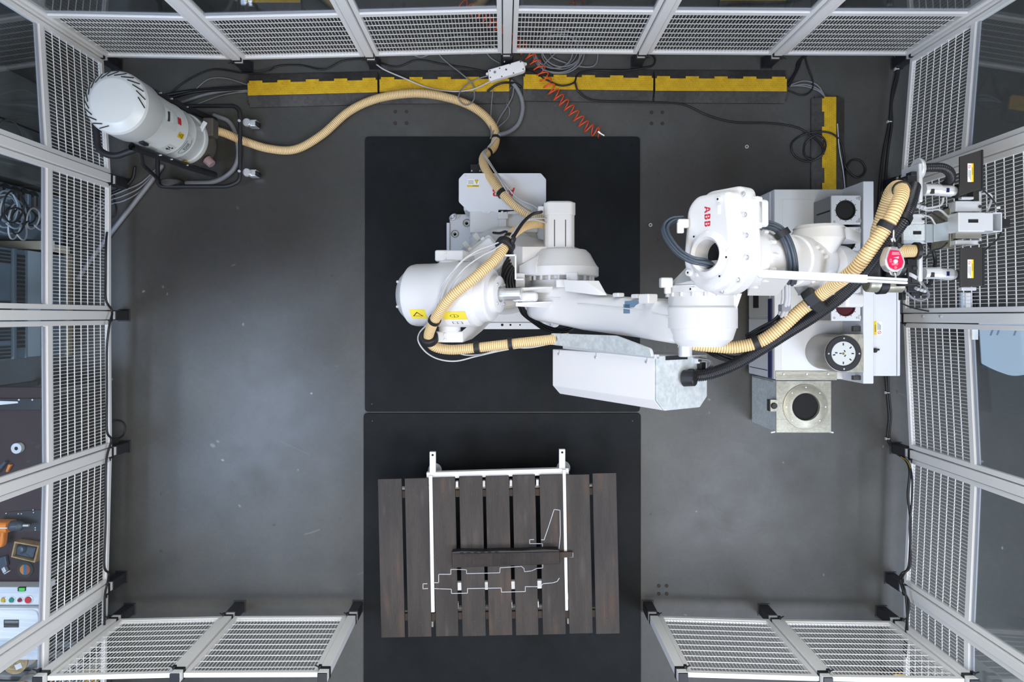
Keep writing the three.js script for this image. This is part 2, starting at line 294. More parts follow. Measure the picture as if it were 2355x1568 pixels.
// ---------------------------------------------------------------- the hall
{
  const g = new THREE.PlaneGeometry(12, 12); g.rotateX(-PI / 2);
  const slab = box(12.4, 0.3, 12.4); slab.translate(0, -0.152, 0);
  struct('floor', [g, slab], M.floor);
  const [wy, wz, ww, wh, wc, wk] = WINDOW;
  struct('wall_back', [bb(-6.2, 6.2, 0, wy - wh / 2, -6.2, -6, 0.01), bb(-6.2, 6.2, wy + wh / 2, 7.2, -6.2, -6, 0.01), bb(-6.2, -ww / 2, wy - wh / 2, wy + wh / 2, -6.2, -6, 0.01), bb(ww / 2, 6.2, wy - wh / 2, wy + wh / 2, -6.2, -6, 0.01)], M.wall);
  struct('window_1', at(box(ww, wh, 0.02), 0, wy, wz - 0.08), std(0x111111, 0.4, 0, { emissive: new THREE.Color(wc), emissiveIntensity: 2 }));
  const bars = [bb(-ww / 2, ww / 2, wy - wh / 2 - 0.03, wy - wh / 2 + 0.03, -6.05, -5.94, 0.004), bb(-ww / 2, ww / 2, wy + wh / 2 - 0.03, wy + wh / 2 + 0.03, -6.05, -5.94, 0.004)]; for (let i = 0; i <= 6; i++) bars.push(bb(-ww / 2 + i * ww / 6 - 0.025, -ww / 2 + i * ww / 6 + 0.025, wy - wh / 2, wy + wh / 2, -6.05, -6.0, 0.004));
  struct('trim_1', bars, M.wall);
  const l = new THREE.RectAreaLight(wc, wk, ww, wh); l.position.set(0, wy, wz); l.lookAt(0, wy - 2.2, 0); l.castShadow = true; scene.add(l);
  struct('added_shade_deck', bb(-6.0, 6.0, 4.05, 4.2, -6.0, -3.6, 0.01), M.wall);  // unseen deck, added to keep window light off the back of the cell
  struct('wall_front', bb(-6.2, 6.2, 0, 7.2, 6, 6.2, 0.01), M.wall);
  struct('wall_left', bb(-6.2, -6, 0, 7.2, -6, 6, 0.01), M.wall);
  struct('wall_right', bb(6, 6.2, 0, 7.2, -6, 6, 0.01), M.wall);
  struct('ceiling', bb(-6.2, 6.2, 7.2, 7.4, -6.2, 6.2, 0.01), M.ceil);
}
LAMPS.forEach(([x, y, z, w, d, ax, az, color, k], i) => {
  const where = ['above the robot', 'left of the front row', 'right of the front row', 'middle of the front row'][i];
  const t = thing('ceiling_lamp', `flat white LED panel lamp hung under the ceiling, ${where}`, 'lamp', v3(x, y, z));
  const aimAt = v3(ax, 0, az);
  const q = new THREE.Object3D(); q.position.set(x, y, z); q.up.set(0, 0, 1); q.lookAt(aimAt); q.updateMatrix();
  const inF = (g) => g.applyMatrix4(q.matrix);
  part(t, 'housing', inF(at(rbox(w + 0.06, d + 0.06, 0.05, 0.01), 0, 0, -0.035)), M.white);
  part(t, 'glowing_panel', inF(at(box(w, d, 0.008), 0, 0, -0.006)), std(0x111111, 0.5, 0, { emissive: new THREE.Color(color), emissiveIntensity: 3 }));
  part(t, 'hanger_rod', [-0.4, 0.4].map((s) => { const p = v3(s * w, 0, -0.05).applyMatrix4(q.matrix); return cyl(p, v3(p.x, 7.21, p.z), 0.008); }), M.galv);
  const l = new THREE.RectAreaLight(color, k, w, d); l.position.set(x, y, z); l.up.set(0, 0, 1); l.lookAt(aimAt);
  const n = aimAt.clone().sub(l.position).normalize(); l.position.addScaledVector(n, 0.01); l.castShadow = true; scene.add(l);
});

// ---------------------------------------------------------------- steel floor plates
for (const [x0, x1, y0, y1, lab, holes] of [
  [839, 1472, 314, 947, 'large black steel floor plate under the robot base', [[858, 332], [1452, 332], [855, 929]]],
  [836, 1474, 950, 1600, 'large black steel floor plate under the slatted board table', [[856, 968], [1455, 968]]]]) {
  const t = thing('floor_plate', lab, 'floor plate', P((x0 + x1) / 2, (y0 + y1) / 2, 0));
  part(t, 'plate', prism(rounded([[x0, y0], [x1, y0], [x1, y1], [x0, y1]], 9), 0.016, 0.0155, 0.003, holes.map(([x, y]) => circ(x, y, 4, 16))), M.plate);
  for (const [x, y] of holes) { const p = P(x, y, 0.004); part(t, 'anchor_bolt', [cyl(p, p.clone().setY(0.009), 0.009, 0.009, 6)], M.cable); }
}

// ---------------------------------------------------------------- fence
const ord = ['first', 'second', 'third', 'fourth', 'fifth', 'sixth', 'seventh'];
const HP = 2.06, RAIL = 0.86;
const fp = (px, py) => P(px, py, 0);
const backPosts = [[269, 150], [570, 156], [863, 149], [1166, 141], [1464, 144], [1762, 146], [2062, 147]].map(([x, y]) => fp(x, y));
const leftPosts = [[286, 424], [286, 725], [288, 1026], [280, 1326], [274, 1632]].map(([x, y]) => fp(x, y));
const rightPosts = [[2040, 427], [2046, 731], [2060, 1030], [2047, 1328], [2046, 1632]].map(([x, y]) => fp(x, y));
const lowLeft = [[299, 1400], [552, 1394], [824, 1393]].map(([x, y]) => fp(x, y));
const lowRight = [[1489, 1393], [1756, 1401], [2026, 1405]].map(([x, y]) => fp(x, y));
function fencePost(p, dx, dz, low, label) {                // dx, dz: the side that faces into the cell
  const t = thing('fence_post', label, 'fence post', p, low ? 'low front fence posts' : 'tall fence posts');
  const top = low ? 1.03 : HP;
  part(t, 'foot', [at(rbox(0.074, 0.175, 0.074, 0.006), p.x, 0.0885, p.z), at(rbox(0.092, 0.008, 0.092, 0.003), p.x, 0.0045, p.z)], M.foot);
  part(t, 'column', at(rbox(0.06, top - 0.165, 0.06, 0.004), p.x, 0.165 + (top - 0.165) / 2, p.z), M.fence);
  part(t, 'end_cap', at(rbox(0.0585, 0.012, 0.0585, 0.003), p.x, top + 0.005, p.z), M.foot);
  for (const [h, n] of low ? [[0.228, 0.022], [0.975, 0.028]] : [[0.222, 0.022]]) {
    const k = 0.0325, s = (x, z, w, d) => at(rbox(w, n, d, 0.001), p.x + x, h, p.z + z);
    const m = part(t, 'strap', [s(0, k, 0.068, 0.004), s(0, -k, 0.068, 0.004), s(k, 0, 0.004, 0.064), s(-k, 0, 0.004, 0.064)], M.black);
    const bx = dz ? (p.x < 0 ? -1 : 1) * 0.03 : dx * 0.02, bz = dz ? dz * 0.04 : 0.038;
    part(m, 'buckle', [at(rbox(0.02, 0.03, 0.016, 0.004), p.x + bx, h, p.z + bz), cyl(v3(p.x + bx, h + 0.01, p.z + bz), v3(p.x + bx * 1.6, h + 0.03, p.z + bz * 1.5), 0.004)], M.black);
  }
  return t;
}
function fencePanel(a, b, low, label, opts = {}) {
  const L = a.distanceTo(b), dir = b.clone().sub(a).normalize(), mid = a.clone().add(b).multiplyScalar(0.5);
  const t = thing('fence_section', label, 'fence panel', mid, low ? 'low mesh fence panels' : 'mesh and acrylic fence panels');
  t.rotation.y = Math.atan2(-dir.z, dir.x); bases.set(t, v3(0, 0, 0));
  const w = L - 0.076, x = w / 2, y0 = 0.2, f = 0.032, d = 0.03, top = low ? 1.0 : 2.02, full = opts.full, rail = low || full ? top - f : RAIL;
  for (const s of [-1, 1]) part(t, 'stile', at(rbox(f, top - y0, d, 0.003), s * (x - f / 2), (top + y0) / 2, 0), M.fence);
  part(t, 'bottom_rail', at(rbox(w - 2 * f + 0.004, f, d, 0.003), 0, y0 + f / 2, 0), M.fence);
  part(t, low || full ? 'top_rail' : 'middle_rail', at(rbox(w - 2 * f + 0.004, f + (low ? 0 : 0.012), d, 0.003), 0, rail + f / 2, 0), M.fence);
  if (!low && !full) part(t, 'top_rail', at(rbox(w - 2 * f + 0.004, f, d, 0.003), 0, top - f / 2, 0), M.fence);
  const wires = [], n = Math.round((w - 2 * f) / 0.0229), wi = w - 2 * f, h0 = y0 + f - 0.004, h1 = rail + 0.004;
  for (let i = 1; i < n; i++) wires.push(at(box(0.0034, h1 - h0, 0.0034), -wi / 2 + i * wi / n, (h0 + h1) / 2, 0.001));
  for (let h = y0 + f + 0.008; h < rail - 0.012; h += 0.0745) wires.push(at(box(wi + 0.004, 0.0046, 0.0046), 0, h, -0.003));
  part(t, 'wire_mesh', wires, M.wire);
  if (!low && !full) {
    const p0 = rail + f + 0.012, p1 = top - f;
    part(t, 'clear_pane', at(box(wi - 0.004, p1 - p0 - 0.002, 0.005), 0, (p0 + p1) / 2, 0), M.pane);
    part(t, 'seal_strip', [at(box(wi - 0.006, 0.024, 0.009), 0, p0 + 0.013, 0)], M.gasket);
    for (const s of [-1, 1]) part(t, 'clip', at(rbox(0.02, 0.05, 0.05, 0.003), s * (x + 0.002), 1.5, 0), M.black);
  }
  return t;
}
backPosts.forEach((p, i) => fencePost(p, 0, 1, false, i === 0 ? 'white fence post in the back left corner behind the vacuum cleaner' : i === 6 ? 'white fence post in the back right corner' : `white fence post on a black foot, ${ord[i]} from the left in the back row`));
leftPosts.slice(0, 4).forEach((p, i) => fencePost(p, 1, 0, false, `white fence post on a black foot, ${ord[i]} from the back along the left side`));
rightPosts.slice(0, 4).forEach((p, i) => fencePost(p, -1, 0, false, [`white fence post behind the black tool guards on the right side`, 'white right fence post with two bolts, behind the white cabinet', `white right fence post where a black cable bends beside its foot`, `right fence post whose strap is crossed by black cables, nearest the front`][i]));
lowLeft.forEach((p, i) => fencePost(p, 0, -1, true, [`low white post with black cap at the front left corner`, `low white post with black cap, middle of the front left fence`, `low white post with black cap, left of the front opening`][i]));
lowRight.forEach((p, i) => fencePost(p, 0, -1, true, [`low white post with black cap, right of the front opening`, `low white post with black cap, middle of the front right fence`, `low white post with black cap at the front right corner`][i]));
for (let i = 0; i < 6; i++) fencePanel(backPosts[i], backPosts[i + 1], false, `white mesh panel with clear upper pane, ${ord[i]} from the left in the back fence`);
[backPosts[0], ...leftPosts].slice(0, 5).forEach((p, i) => fencePanel(p, leftPosts[i], false, ['white mesh panel with clear pane beside the vacuum cleaner in the left fence', 'left mesh panel in front of the tangled cables and pale trunking', 'left mesh panel in front of the louvred cabinet end and the table corner', 'left mesh panel in front of the orange drill on the table', 'left mesh panel in front of the cardboard cable reels'][i]));
[backPosts[6], ...rightPosts].slice(0, 5).forEach((p, i) => fencePanel(p, rightPosts[i], false, ['right mesh panel nearest the back corner, beside the hanging black cables', 'right all-mesh panel behind the sanding tool, with a door latch', 'right mesh panel in front of the pale blue sheet', 'right mesh panel with black cables along its foot, fourth from the back', 'right mesh panel at the front corner, fifth from the back'][i], { full: i === 1 }));
fencePanel(lowLeft[0], lowLeft[1], true, 'low white mesh panel at the front left corner');
fencePanel(lowLeft[1], lowLeft[2], true, 'low white mesh panel just left of the front opening');
fencePanel(lowRight[0], lowRight[1], true, 'low white mesh panel just right of the front opening');
fencePanel(lowRight[1], lowRight[2], true, 'low white mesh panel at the front right corner');
{ // latch, lock and bolts of the right fence
  const t = thing('door_latch', 'white and pale blue latch plate with black lock on the right fence', 'latch', P(2222, 690, 0.75));
  part(t, 'plate', pbox(2211, 2224, 672, 707, 0.78, 0.02, 0.002), M.paleBlue); part(t, 'bar', pbox(2221, 2234, 673, 708, 0.80, 0.05, 0.006), M.white);
  part(t, 'lock', [pbox(2241, 2249, 674, 707, 0.78, 0.04, 0.003), pbox(2246, 2277, 687, 694, 0.79, 0.03, 0.003), pbox(2248, 2270, 700, 706, 0.79, 0.03, 0.003)], M.black);
  for (const x of [2169, 2207]) { const p = P(x, 725, 0.6); const q = rightPosts[1]; solo('bolt', [cyl(v3(q.x - 0.03, (x - 2075) / 200, q.z - 0.012), v3(q.x - 0.042, (x - 2075) / 200, q.z - 0.012), 0.009, 0.008, 12)], M.chrome, x < 2200 ? 'round steel bolt head low on the right fence post' : 'round steel bolt head higher on the right fence post', 'bolt'); }
  solo('corner_bracket', pbox(2236, 2250, 750, 781, 0.93, 0.012, 0.002), M.white, 'small white bracket at the top corner of a right mesh panel', 'bracket');
}

// ---------------------------------------------------------------- cable protectors
function protector(a, b, label, lidHalf, flip, group) {     // a, b: pixel ends of the lid's centre line (seen on the lid)
  const A = P(a[0], a[1], 0.05), B = P(b[0], b[1], 0.05), L = A.distanceTo(B), d = B.clone().sub(A).normalize();
  const t = thing('cable_protector', label, 'cable ramp', v3((A.x + B.x) / 2, 0, (A.z + B.z) / 2), group);
  t.rotation.y = Math.atan2(-d.z, d.x); bases.set(t, v3(0, 0, 0));
  const prof = rounded([[-0.128, 0], [-0.126, 0.012], [-0.06, 0.044], [-0.052, 0.049], [0.052, 0.049], [0.06, 0.044], [0.126, 0.012], [0.128, 0]], 0.003);
  const g = extr(prof, L - 0.004, 0.001); g.rotateY(PI / 2); g.translate(-L / 2 + 0.002, 0.001, 0); part(t, 'rubber_base', g, M.rubber);
  const s = flip, w = lidHalf, out = [[-L / 2 + 0.003, s * w], [L / 2 - 0.003, s * w]], edge = [];
  for (let i = 0; i < 5; i++) { const x = -L / 2 + 0.015 + i * (L - 0.03 - 0.1) / 4; edge.push([x, -s * w], [x, -s * (w + 0.017)], [x + 0.1, -s * (w + 0.017)], [x + 0.1, -s * w]); }
  const pts = [[-L / 2 + 0.003, -s * w], ...edge, [L / 2 - 0.003, -s * w], ...out.reverse()];
  const lid = extr(pts.map(([x, z]) => [x, -z]), 0.008, 0.0015); lid.rotateX(-PI / 2); lid.translate(0, 0.047, 0);
  for (let i = 0, p = lid.attributes.position, u = lid.attributes.uv; i < p.count; i++) u.setXY(i, p.getX(i) * 4, p.getZ(i) * 4);
  part(t, 'lid', lid, M.yellow);
  for (const e of [-1, 1]) parts(t, 'connector_lug', [-0.085, 0.085].map((z) => at(new THREE.CylinderGeometry(0.014, 0.016, 0.014, 12), e * (L / 2 + 0.006), 0.008, z)), M.rubber);
  return t;
}
const RG = 'yellow lidded cable ramps inside the cell';
protector([569, 205.5], [869, 198], 'yellow and black cable ramp at the left end, nearest the vacuum cleaner', 0.047, 1, RG);
protector([872, 197], [1172, 196], 'yellow and black cable ramp under the white junction box', 0.047, 1, RG);
protector([1203, 190.5], [1503, 194], 'yellow and black cable ramp crossed by the red spiral hose', 0.047, 1, RG);
protector([1506, 194.5], [1810, 196], 'yellow and black cable ramp at the right end of the back row', 0.047, 1, RG);
protector([1909, 520], [1909, 222], 'yellow and black cable ramp running toward the white cabinet', 0.045, 1, RG);
for (const [a, b, l] of [[[560, -9], [692, -9], 'dim yellow cable ramp outside the back fence on the left'], [[1655, -14], [1808, -14], 'dim yellow cable ramp outside the back fence on the right']]) protector(a, b, l, 0.05, 1, 'yellow lidded cable ramps outside the cell');
{ const t = protector([210, 1640], [210, 1540], 'yellow cable ramp end outside the front left corner', 0.05, 1, 'yellow lidded cable ramps outside the cell'); const u = protector([2072, 1640], [2072, 1548], 'yellow cable ramp end behind the front right mesh', 0.05, 1, 'yellow lidded cable ramps outside the cell'); }

// ---------------------------------------------------------------- small things on the floor
{
  const c = [[1122, 160], [1196, 138], [1206, 142], [1209, 160], [1204, 164], [1130, 186], [1124, 182]];
  const t = thing('junction_box', 'long white screwed junction box lying across the yellow cable ramps', 'junction box', P(1165, 162, 0.05));
  part(t, 'housing', prism(rounded(c, 3), 0.115, 0.055, 0.008), M.box);
  part(t, 'lid', prism(rounded(c.map(([x, y]) => [1165 + (x - 1165) * 0.95, 162 + (y - 162) * 0.93]), 3), 0.121, 0.008, 0.002), M.box);
  for (const [x, y] of [[1128, 178], [1127, 163], [1149, 157], [1173, 147], [1197, 142], [1203, 159], [1181, 168], [1154, 176]]) { const p = P(x, y, 0.1205); part(t, 'screw', cyl(p, p.clone().setY(0.123), 0.005, 0.005, 10), M.darkSteel); }
  part(t, 'logo_mark', at(box(0.012, 0.001, 0.012), P(1164, 160, 0.12).x, 0.1212, P(1164, 160, 0.12).z), M.darkSteel);
  { const p = P(1138, 166, 0.12); part(t, 'knob', cyl(p.setY(0.12), p.clone().setY(0.126), 0.01, 0.009), M.greyCable); }
  for (const [x, y] of [[1121, 171], [1208, 148]]) { const p = P(x, y, 0.08); part(t, 'mounting_lug', cyl(p, p.clone().setY(0.09), 0.012), M.box); }
}
for (const [x, y, n] of [[1718, 337, 'upper right of the robot plate'], [1496, 517, 'close beside the robot plate']]) {
  const p = P(x, y, 0.008), g = new THREE.TorusGeometry(0.0105, 0.0042, 8, 20); g.rotateX(PI / 2);
  solo('washer', at(g, p.x, 0.005, p.z), M.paleCable, `small white ring lying on the grey floor, ${n}`, 'ring', undefined, 'small rings on the floor');
}
for (const [x, y, s, k] of [[922, 270, 13, 'left of the robot hose'], [1511, 271, 12.5, 'below the right cable ramps'], [1524, 1356, 9, 'beside the front right fence']]) {
  const t = thing('anchor_holes', `four old dark anchor holes in the floor ${k}`, 'floor holes', P(x, y, 0));
  for (const [a, b] of [[-1, -1], [1, -1], [-1, 1], [1, 1]]) { const p = P(x + a * s, y + b * s * 1.02, 0); part(t, 'hole', [at(new THREE.CylinderGeometry(0.009, 0.009, 0.002, 14), p.x, 0.001, p.z), (() => { const g = new THREE.TorusGeometry(0.012, 0.002, 5, 16); g.rotateX(PI / 2); return at(g, p.x, 0.001, p.z); })()], M.brown); }
}
function cable(pts, r, mat, label, name = 'cable', group, straight) {
  const w = pxs(pts); return solo(name, straight ? bent(w, r) : tube(w, r), mat, label, name.includes('hose') ? 'hose' : 'cable', undefined, group);
}
const R = 0.009;
cable([[392, 214, 0.02], [430, 185, R], [490, 160, R], [560, 168, 0.03], [610, 166, 0.035], [640, 152, R], [690, 150, R], [745, 160, 0.025], [790, 140, R], [850, 137, R], [910, 154, 0.012], [960, 138, R], [1020, 148, R], [1085, 158, 0.012], [1138, 172, 0.05]], 0.006, M.cable, 'thin black cable wandering behind the back cable ramps');
cable([[380, 219, 0.02], [440, 209, 0.015], [510, 203, 0.015], [572, 200, 0.03]], 0.013, M.cable, 'thick black cable from the vacuum cleaner to the left ramp');
cable([[395, 224, 0.015], [450, 211, 0.04], [520, 206, 0.03], [572, 203, 0.03]], 0.011, M.cable, 'second thick black cable below the first at the left ramp');
cable([[420, 235, 0.01], [470, 218, 0.012], [530, 207, 0.012], [572, 208, 0.02]], 0.012, M.greyCable, 'thick grey cable entering the left ramp');
cable([[452, 240, R], [500, 222, R], [540, 213, R], [575, 211, 0.02]], 0.005, M.greyCable, 'thin grey cable entering the left ramp');
cable([[450, 205, R], [480, 182, R], [520, 180, R], [572, 196, 0.03]], 0.004, M.greyCable, 'thin pale cable looping behind the left ramp');
cable([[852, 135, 0.17], [880, 158, 0.06], [930, 180, 0.072], [985, 202, 0.07], [1040, 210, 0.064], [1085, 206, 0.07], [1122, 190, 0.08], [1135, 182, 0.1]], 0.0055, M.paleCable, 'pale cable sagging from a back post to the junction box');
cable([[1010, 110, 0.02], [1010, 125, R], [1030, 145, R], [1062, 170, 0.06], [1085, 192, 0.07], [1091, 215, 0.07], [1088, 232, 0.105], [1072, 242, 0.12], [1055, 228, 0.12], [1062, 205, 0.085], [1090, 185, 0.07], [1128, 172, 0.11]], 0.005, M.greyCable, 'grey cable looped over the cream hose below the junction box');
cable([[1133, 105, 0.02], [1150, 118, 0.02], [1160, 132, 0.05], [1160, 142, 0.11]], 0.0055, M.paleCable, 'short pale cable from the fence to the junction box');
cable([[1110, 108, R], [1128, 132, R], [1148, 145, 0.02]], 0.005, M.greyCable, 'short grey cable crossing behind the junction box');
cable([[938, 114, R], [955, 128, R], [975, 130, R], [1000, 115, R], [1030, 88, R], [1080, 84, R], [1125, 110, R]], 0.006, M.greyCable, 'grey cable curling under the back fence left of the centre post');
cable([[1122, 209, 0.066], [1140, 196, 0.075], [1160, 190, 0.075], [1185, 192, 0.02], [1198, 200, R]], 0.009, M.cable, 'black cable end between the two middle ramps');
cable([[1176, 188, 0.02], [1190, 205, 0.02], [1200, 228, 0.02], [1202, 255, 0.02], [1192, 285, 0.025], [1172, 302, 0.05], [1148, 310, 0.11]], 0.017, M.greyCable, 'thick grey hose curving from the ramps to the cream hose', 'grey_hose');
cable([[1182, 196, 0.02], [1178, 222, 0.02], [1166, 245, 0.02], [1150, 270, 0.03], [1136, 300, 0.1], [1128, 318, 0.13]], 0.005, M.greyCable, 'thin grey cable joining the cream hose from the ramps');
cable([[1175, 200, 0.02], [1163, 230, R], [1172, 252, R], [1168, 272, R], [1148, 290, 0.06], [1136, 300, 0.1]], 0.004, M.greyCable, 'thinnest grey wavy cable beside the thick grey hose');
cable([[1134, 206, 0.07], [1131, 232, 0.03], [1128, 285, 0.08], [1130, 315, 0.13]], 0.004, M.greyCable, 'thin straight grey cable dropping onto the cream hose');
cable([[1206, 158, 0.02], [1260, 185, 0.06], [1290, 197, 0.07], [1320, 190, 0.07], [1330, 170, 0.045], [1370, 162, 0.025], [1430, 163, 0.03], [1480, 156, 0.02], [1502, 150, R], [1506, 134, R], [1494, 124, R], [1478, 130, 0.05]], 0.007, M.cable, 'black cable looping behind a back post right of the grey coil');
cable([[1323, 190, 0.07], [1330, 210, 0.064], [1355, 228, 0.034], [1400, 233, 0.026], [1500, 235, 0.022], [1570, 240, R], [1630, 266, R], [1690, 281, R], [1770, 283, R], [1830, 292, R], [1862, 310, 0.02], [1890, 335, 0.064], [1890, 358, 0.064], [1868, 367, 0.035], [1850, 355, R], [1853, 328, R], [1880, 310, 0.055], [1898, 325, 0.07], [1893, 352, 0.07], [1860, 372, 0.03], [1828, 358, R], [1820, 332, R], [1842, 312, R], [1880, 303, 0.055], [1915, 308, 0.07], [1935, 330, 0.035], [1942, 360, 0.02], [1945, 385, 0.02], [1970, 408, R], [1990, 395, R], [1982, 372, R], [1960, 368, R], [1946, 390, R], [1945, 430, R], [1948, 470, R]], 0.0072, M.cable, 'long black cable with loops lying across the floor to the right ramp');
cable([[1812, 194, 0.02], [1830, 165, R], [1838, 140, R], [1870, 122, R], [1950, 118, R], [2030, 119, R], [2058, 130, 0.03], [2064, 160, 0.02], [2052, 215, R], [2046, 280, R], [2032, 350, R], [2024, 420, R], [2020, 500, 0.015]], 0.010, M.cable, 'thick black cable along the right fence from the back ramp');
cable([[2068, 155, 0.02], [2062, 190, R], [2050, 240, R], [2051, 285, R], [2042, 350, R], [2035, 430, R], [2032, 500, R]], 0.009, M.cable, 'second black cable along the right fence beside the thick one');
cable([[1815, 198, 0.02], [1834, 160, R], [1850, 128, R], [1890, 122, R]], 0.009, M.cable, 'short black cable rising from the right end of the ramps');
cable([[1850, 126, R], [1858, 155, R], [1869, 185, R], [1866, 208, R], [1845, 219, R], [1815, 209, R]], 0.006, M.cable, 'black cable loop right of the last back ramp');
for (const [k, m, l] of [[0, 0, 'upper'], [6, 8, 'middle'], [3, 12, 'lower']]) cable([[1816, 196 + k * 0.4, 0.02], [1850, 186 + m, R], [1880, 196 + m, R], [1897, 222, 0.03]], 0.005, M.greyCable, `pale grey cable bridging the two right ramps, ${l} of three`, 'cable', 'pale cables between the right ramps');
cable([[1926, 285, 0.06], [1930, 340, 0.05], [1940, 400, 0.03], [1945, 460, R]], 0.004, M.paleCable, 'thin pale cable beside the right ramp');
cable([[2036, 850, 0.02], [2040, 900, R], [2045, 960, R], [2042, 1010, R], [2060, 1040, 0.015], [2083, 1058, 0.24], [2092, 1085, 0.37], [2088, 1140, 0.37], [2094, 1200, 0.37], [2090, 1300, 0.37], [2075, 1318, 0.37], [2070, 1332, 0.32], [2078, 1360, 0.37], [2090, 1385, 0.37], [2086, 1430, 0.37], [2080, 1500, 0.37]], 0.009, M.cable, 'black cable along the foot of the right fence toward the front');
cable([[2042, 850, 0.02], [2044, 900, R], [2049, 955, R], [2046, 1012, R], [2066, 1042, 0.015], [2088, 1062, 0.25], [2097, 1095, 0.38], [2097, 1150, 0.38], [2092, 1210, 0.38], [2094, 1296, 0.38], [2080, 1318, 0.38], [2073, 1336, 0.32], [2082, 1362, 0.38], [2087, 1440, 0.38], [2083, 1510, 0.38]], 0.007, M.cable, 'second black cable twisted beside it along the right fence');
cable([[2072, 1050, 0.27], [2086, 1060, 0.33], [2094, 1076, 0.40]], 0.003, M.yellow, 'short yellow green earth wire at a right fence post foot');
for (const [x, y, h, n] of [[2064, 158, 0.03, 'back right corner'], [2047, 279, 0.02, 'right ramp'], [2042, 903, 0.03, 'white cabinet corner'], [2043, 1009, 0.03, 'third right post']]) { const p = P(x, y, h); solo('cable_tie', [at(rbox(0.03, 0.022, 0.008, 0.002), p.x, h - 0.01, p.z), at(rbox(0.006, 0.024, 0.02, 0.002), p.x - 0.014, h - 0.01, p.z)], M.paleCable, `white cable tie on the black cables near the ${n}`, 'cable tie'); }
cable([[246, 535, 0.25], [244, 560, 0.335], [243, 640, 0.335], [244, 690, 0.335], [258, 716, 0.28], [252, 745, 0.335], [246, 800, 0.335], [246, 900, 0.335], [246, 990, 0.335], [256, 1012, 0.28], [244, 1065, 0.335], [243, 1200, 0.335], [240, 1300, 0.335], [250, 1318, 0.28], [246, 1345, 0.335], [241, 1370, 0.335], [240, 1440, 0.335]], 0.008, M.cable, 'black cable tied along the foot of the left fence');
cable([[253, 978, 0.05], [262, 968, 0.02], [278, 968, R], [288, 980, R], [285, 998, R], [272, 1008, R], [254, 1010, 0.04]], 0.005, M.cable, 'small black cable loop at the third left post');
cable([[372, 382, 0.02], [345, 420, 0.02], [310, 465, 0.02], [275, 510, 0.02], [248, 545, 0.02], [215, 590, 0.02], [180, 640, 0.02]], 0.018, M.greyCable, 'thick grey hose running out under the left fence', 'grey_hose');
for (const [k, l] of [[0, 'upper'], [9, 'middle'], [18, 'lower']]) cable([[360, 388 + k * 0.4, R], [325, 420 + k, R], [285, 438 + k * 1.3, R], [240, 458 + k, R], [200, 490 + k * 2, R], [160, 520 + k * 2, R]], 0.006, M.greyCable, `grey cable under the left fence, ${l} of three behind the thick hose`, 'cable', 'grey cables under the left fence');
cable([[310, 385, 0.05], [305, 410, 0.02], [285, 430, R], [250, 445, R], [215, 455, R]], 0.012, M.cable, 'thick black cable from the vacuum cleaner under the left fence');
cable([[250, 505, R], [264, 495, R], [267, 478, R], [262, 460, R], [262, 440, R]], 0.005, M.cable, 'short black cable bent beside the second left post');
cable([[1115, 362, 0.2], [1100, 378, 0.12], [1086, 392, 0.06], [1078, 410, 0.1]], 0.005, M.greyCable, 'thin grey cable dropping to the robot base');
cable([[2072, 697, 0.7], [2100, 708, 0.6], [2140, 716, 0.5], [2180, 718, 0.55], [2225, 717, 0.62], [2266, 716, 0.7]], 0.005, M.cable, 'black cable along the right fence behind the white cabinet');
{ // coil of grey cable under the back fence, one continuous spiral
  const pts = []; for (let i = 0; i < 90; i++) { const a = i / 14 * 2 * PI, k = 1 - 0.04 * Math.sin(i * 0.7), r = 46 + 9 * Math.sin(i * 0.31) - i * 0.05; pts.push([1284 + r * k * Math.cos(a) * 1.12 + 4 * Math.sin(i * 0.2), 118 + r * Math.sin(a) * 0.98, 0.008 + 0.0006 * i]); }
  pts.push([1290, 110, 0.03], [1265, 128, 0.02], [1320, 150, 0.02], [1365, 152, 0.01], [1375, 125, R], [1368, 95, R]);
  cable(pts, 0.0055, M.greyCable, 'coil of grey cable lying under the back fence', 'cable_coil');
}
{ // red spiral air hose
  const axis = curve(pxs([[1060, 8, 0.05], [1105, 36, 0.05], [1150, 70, 0.05], [1195, 105, 0.05], [1235, 150, 0.06], [1268, 205, 0.09], [1310, 250, 0.05], [1350, 292, 0.05], [1382, 306, 0.045]])), pts = [], L = axis.getLength(), turns = 27, fr = axis.computeFrenetFrames(turns * 12);
  for (let i = 0; i <= turns * 12; i++) { const p = axis.getPointAt(i / turns / 12), a = i / 12 * 2 * PI, d = axis.getTangentAt(i / turns / 12), s = new V3(-d.z, 0, d.x).normalize(); pts.push(p.addScaledVector(s, 0.040 * Math.cos(a)).addScaledVector(Y, 0.036 * Math.sin(a))); }
  const t = thing('spiral_hose', 'red spiral air hose stretched over the ramps to the robot plate', 'hose', P(1268, 205, 0));
  part(t, 'coil', new THREE.TubeGeometry(curve(pts), turns * 14, 0.0052, 6, false), M.redHose);
  part(t, 'fitting', [cyl(P(1378, 305, 0.03), P(1390, 312, 0.03), 0.008, 0.006, 12), cyl(P(1375, 302, 0.035), P(1380, 306, 0.032), 0.01, 0.01, 8)], M.chrome);
}

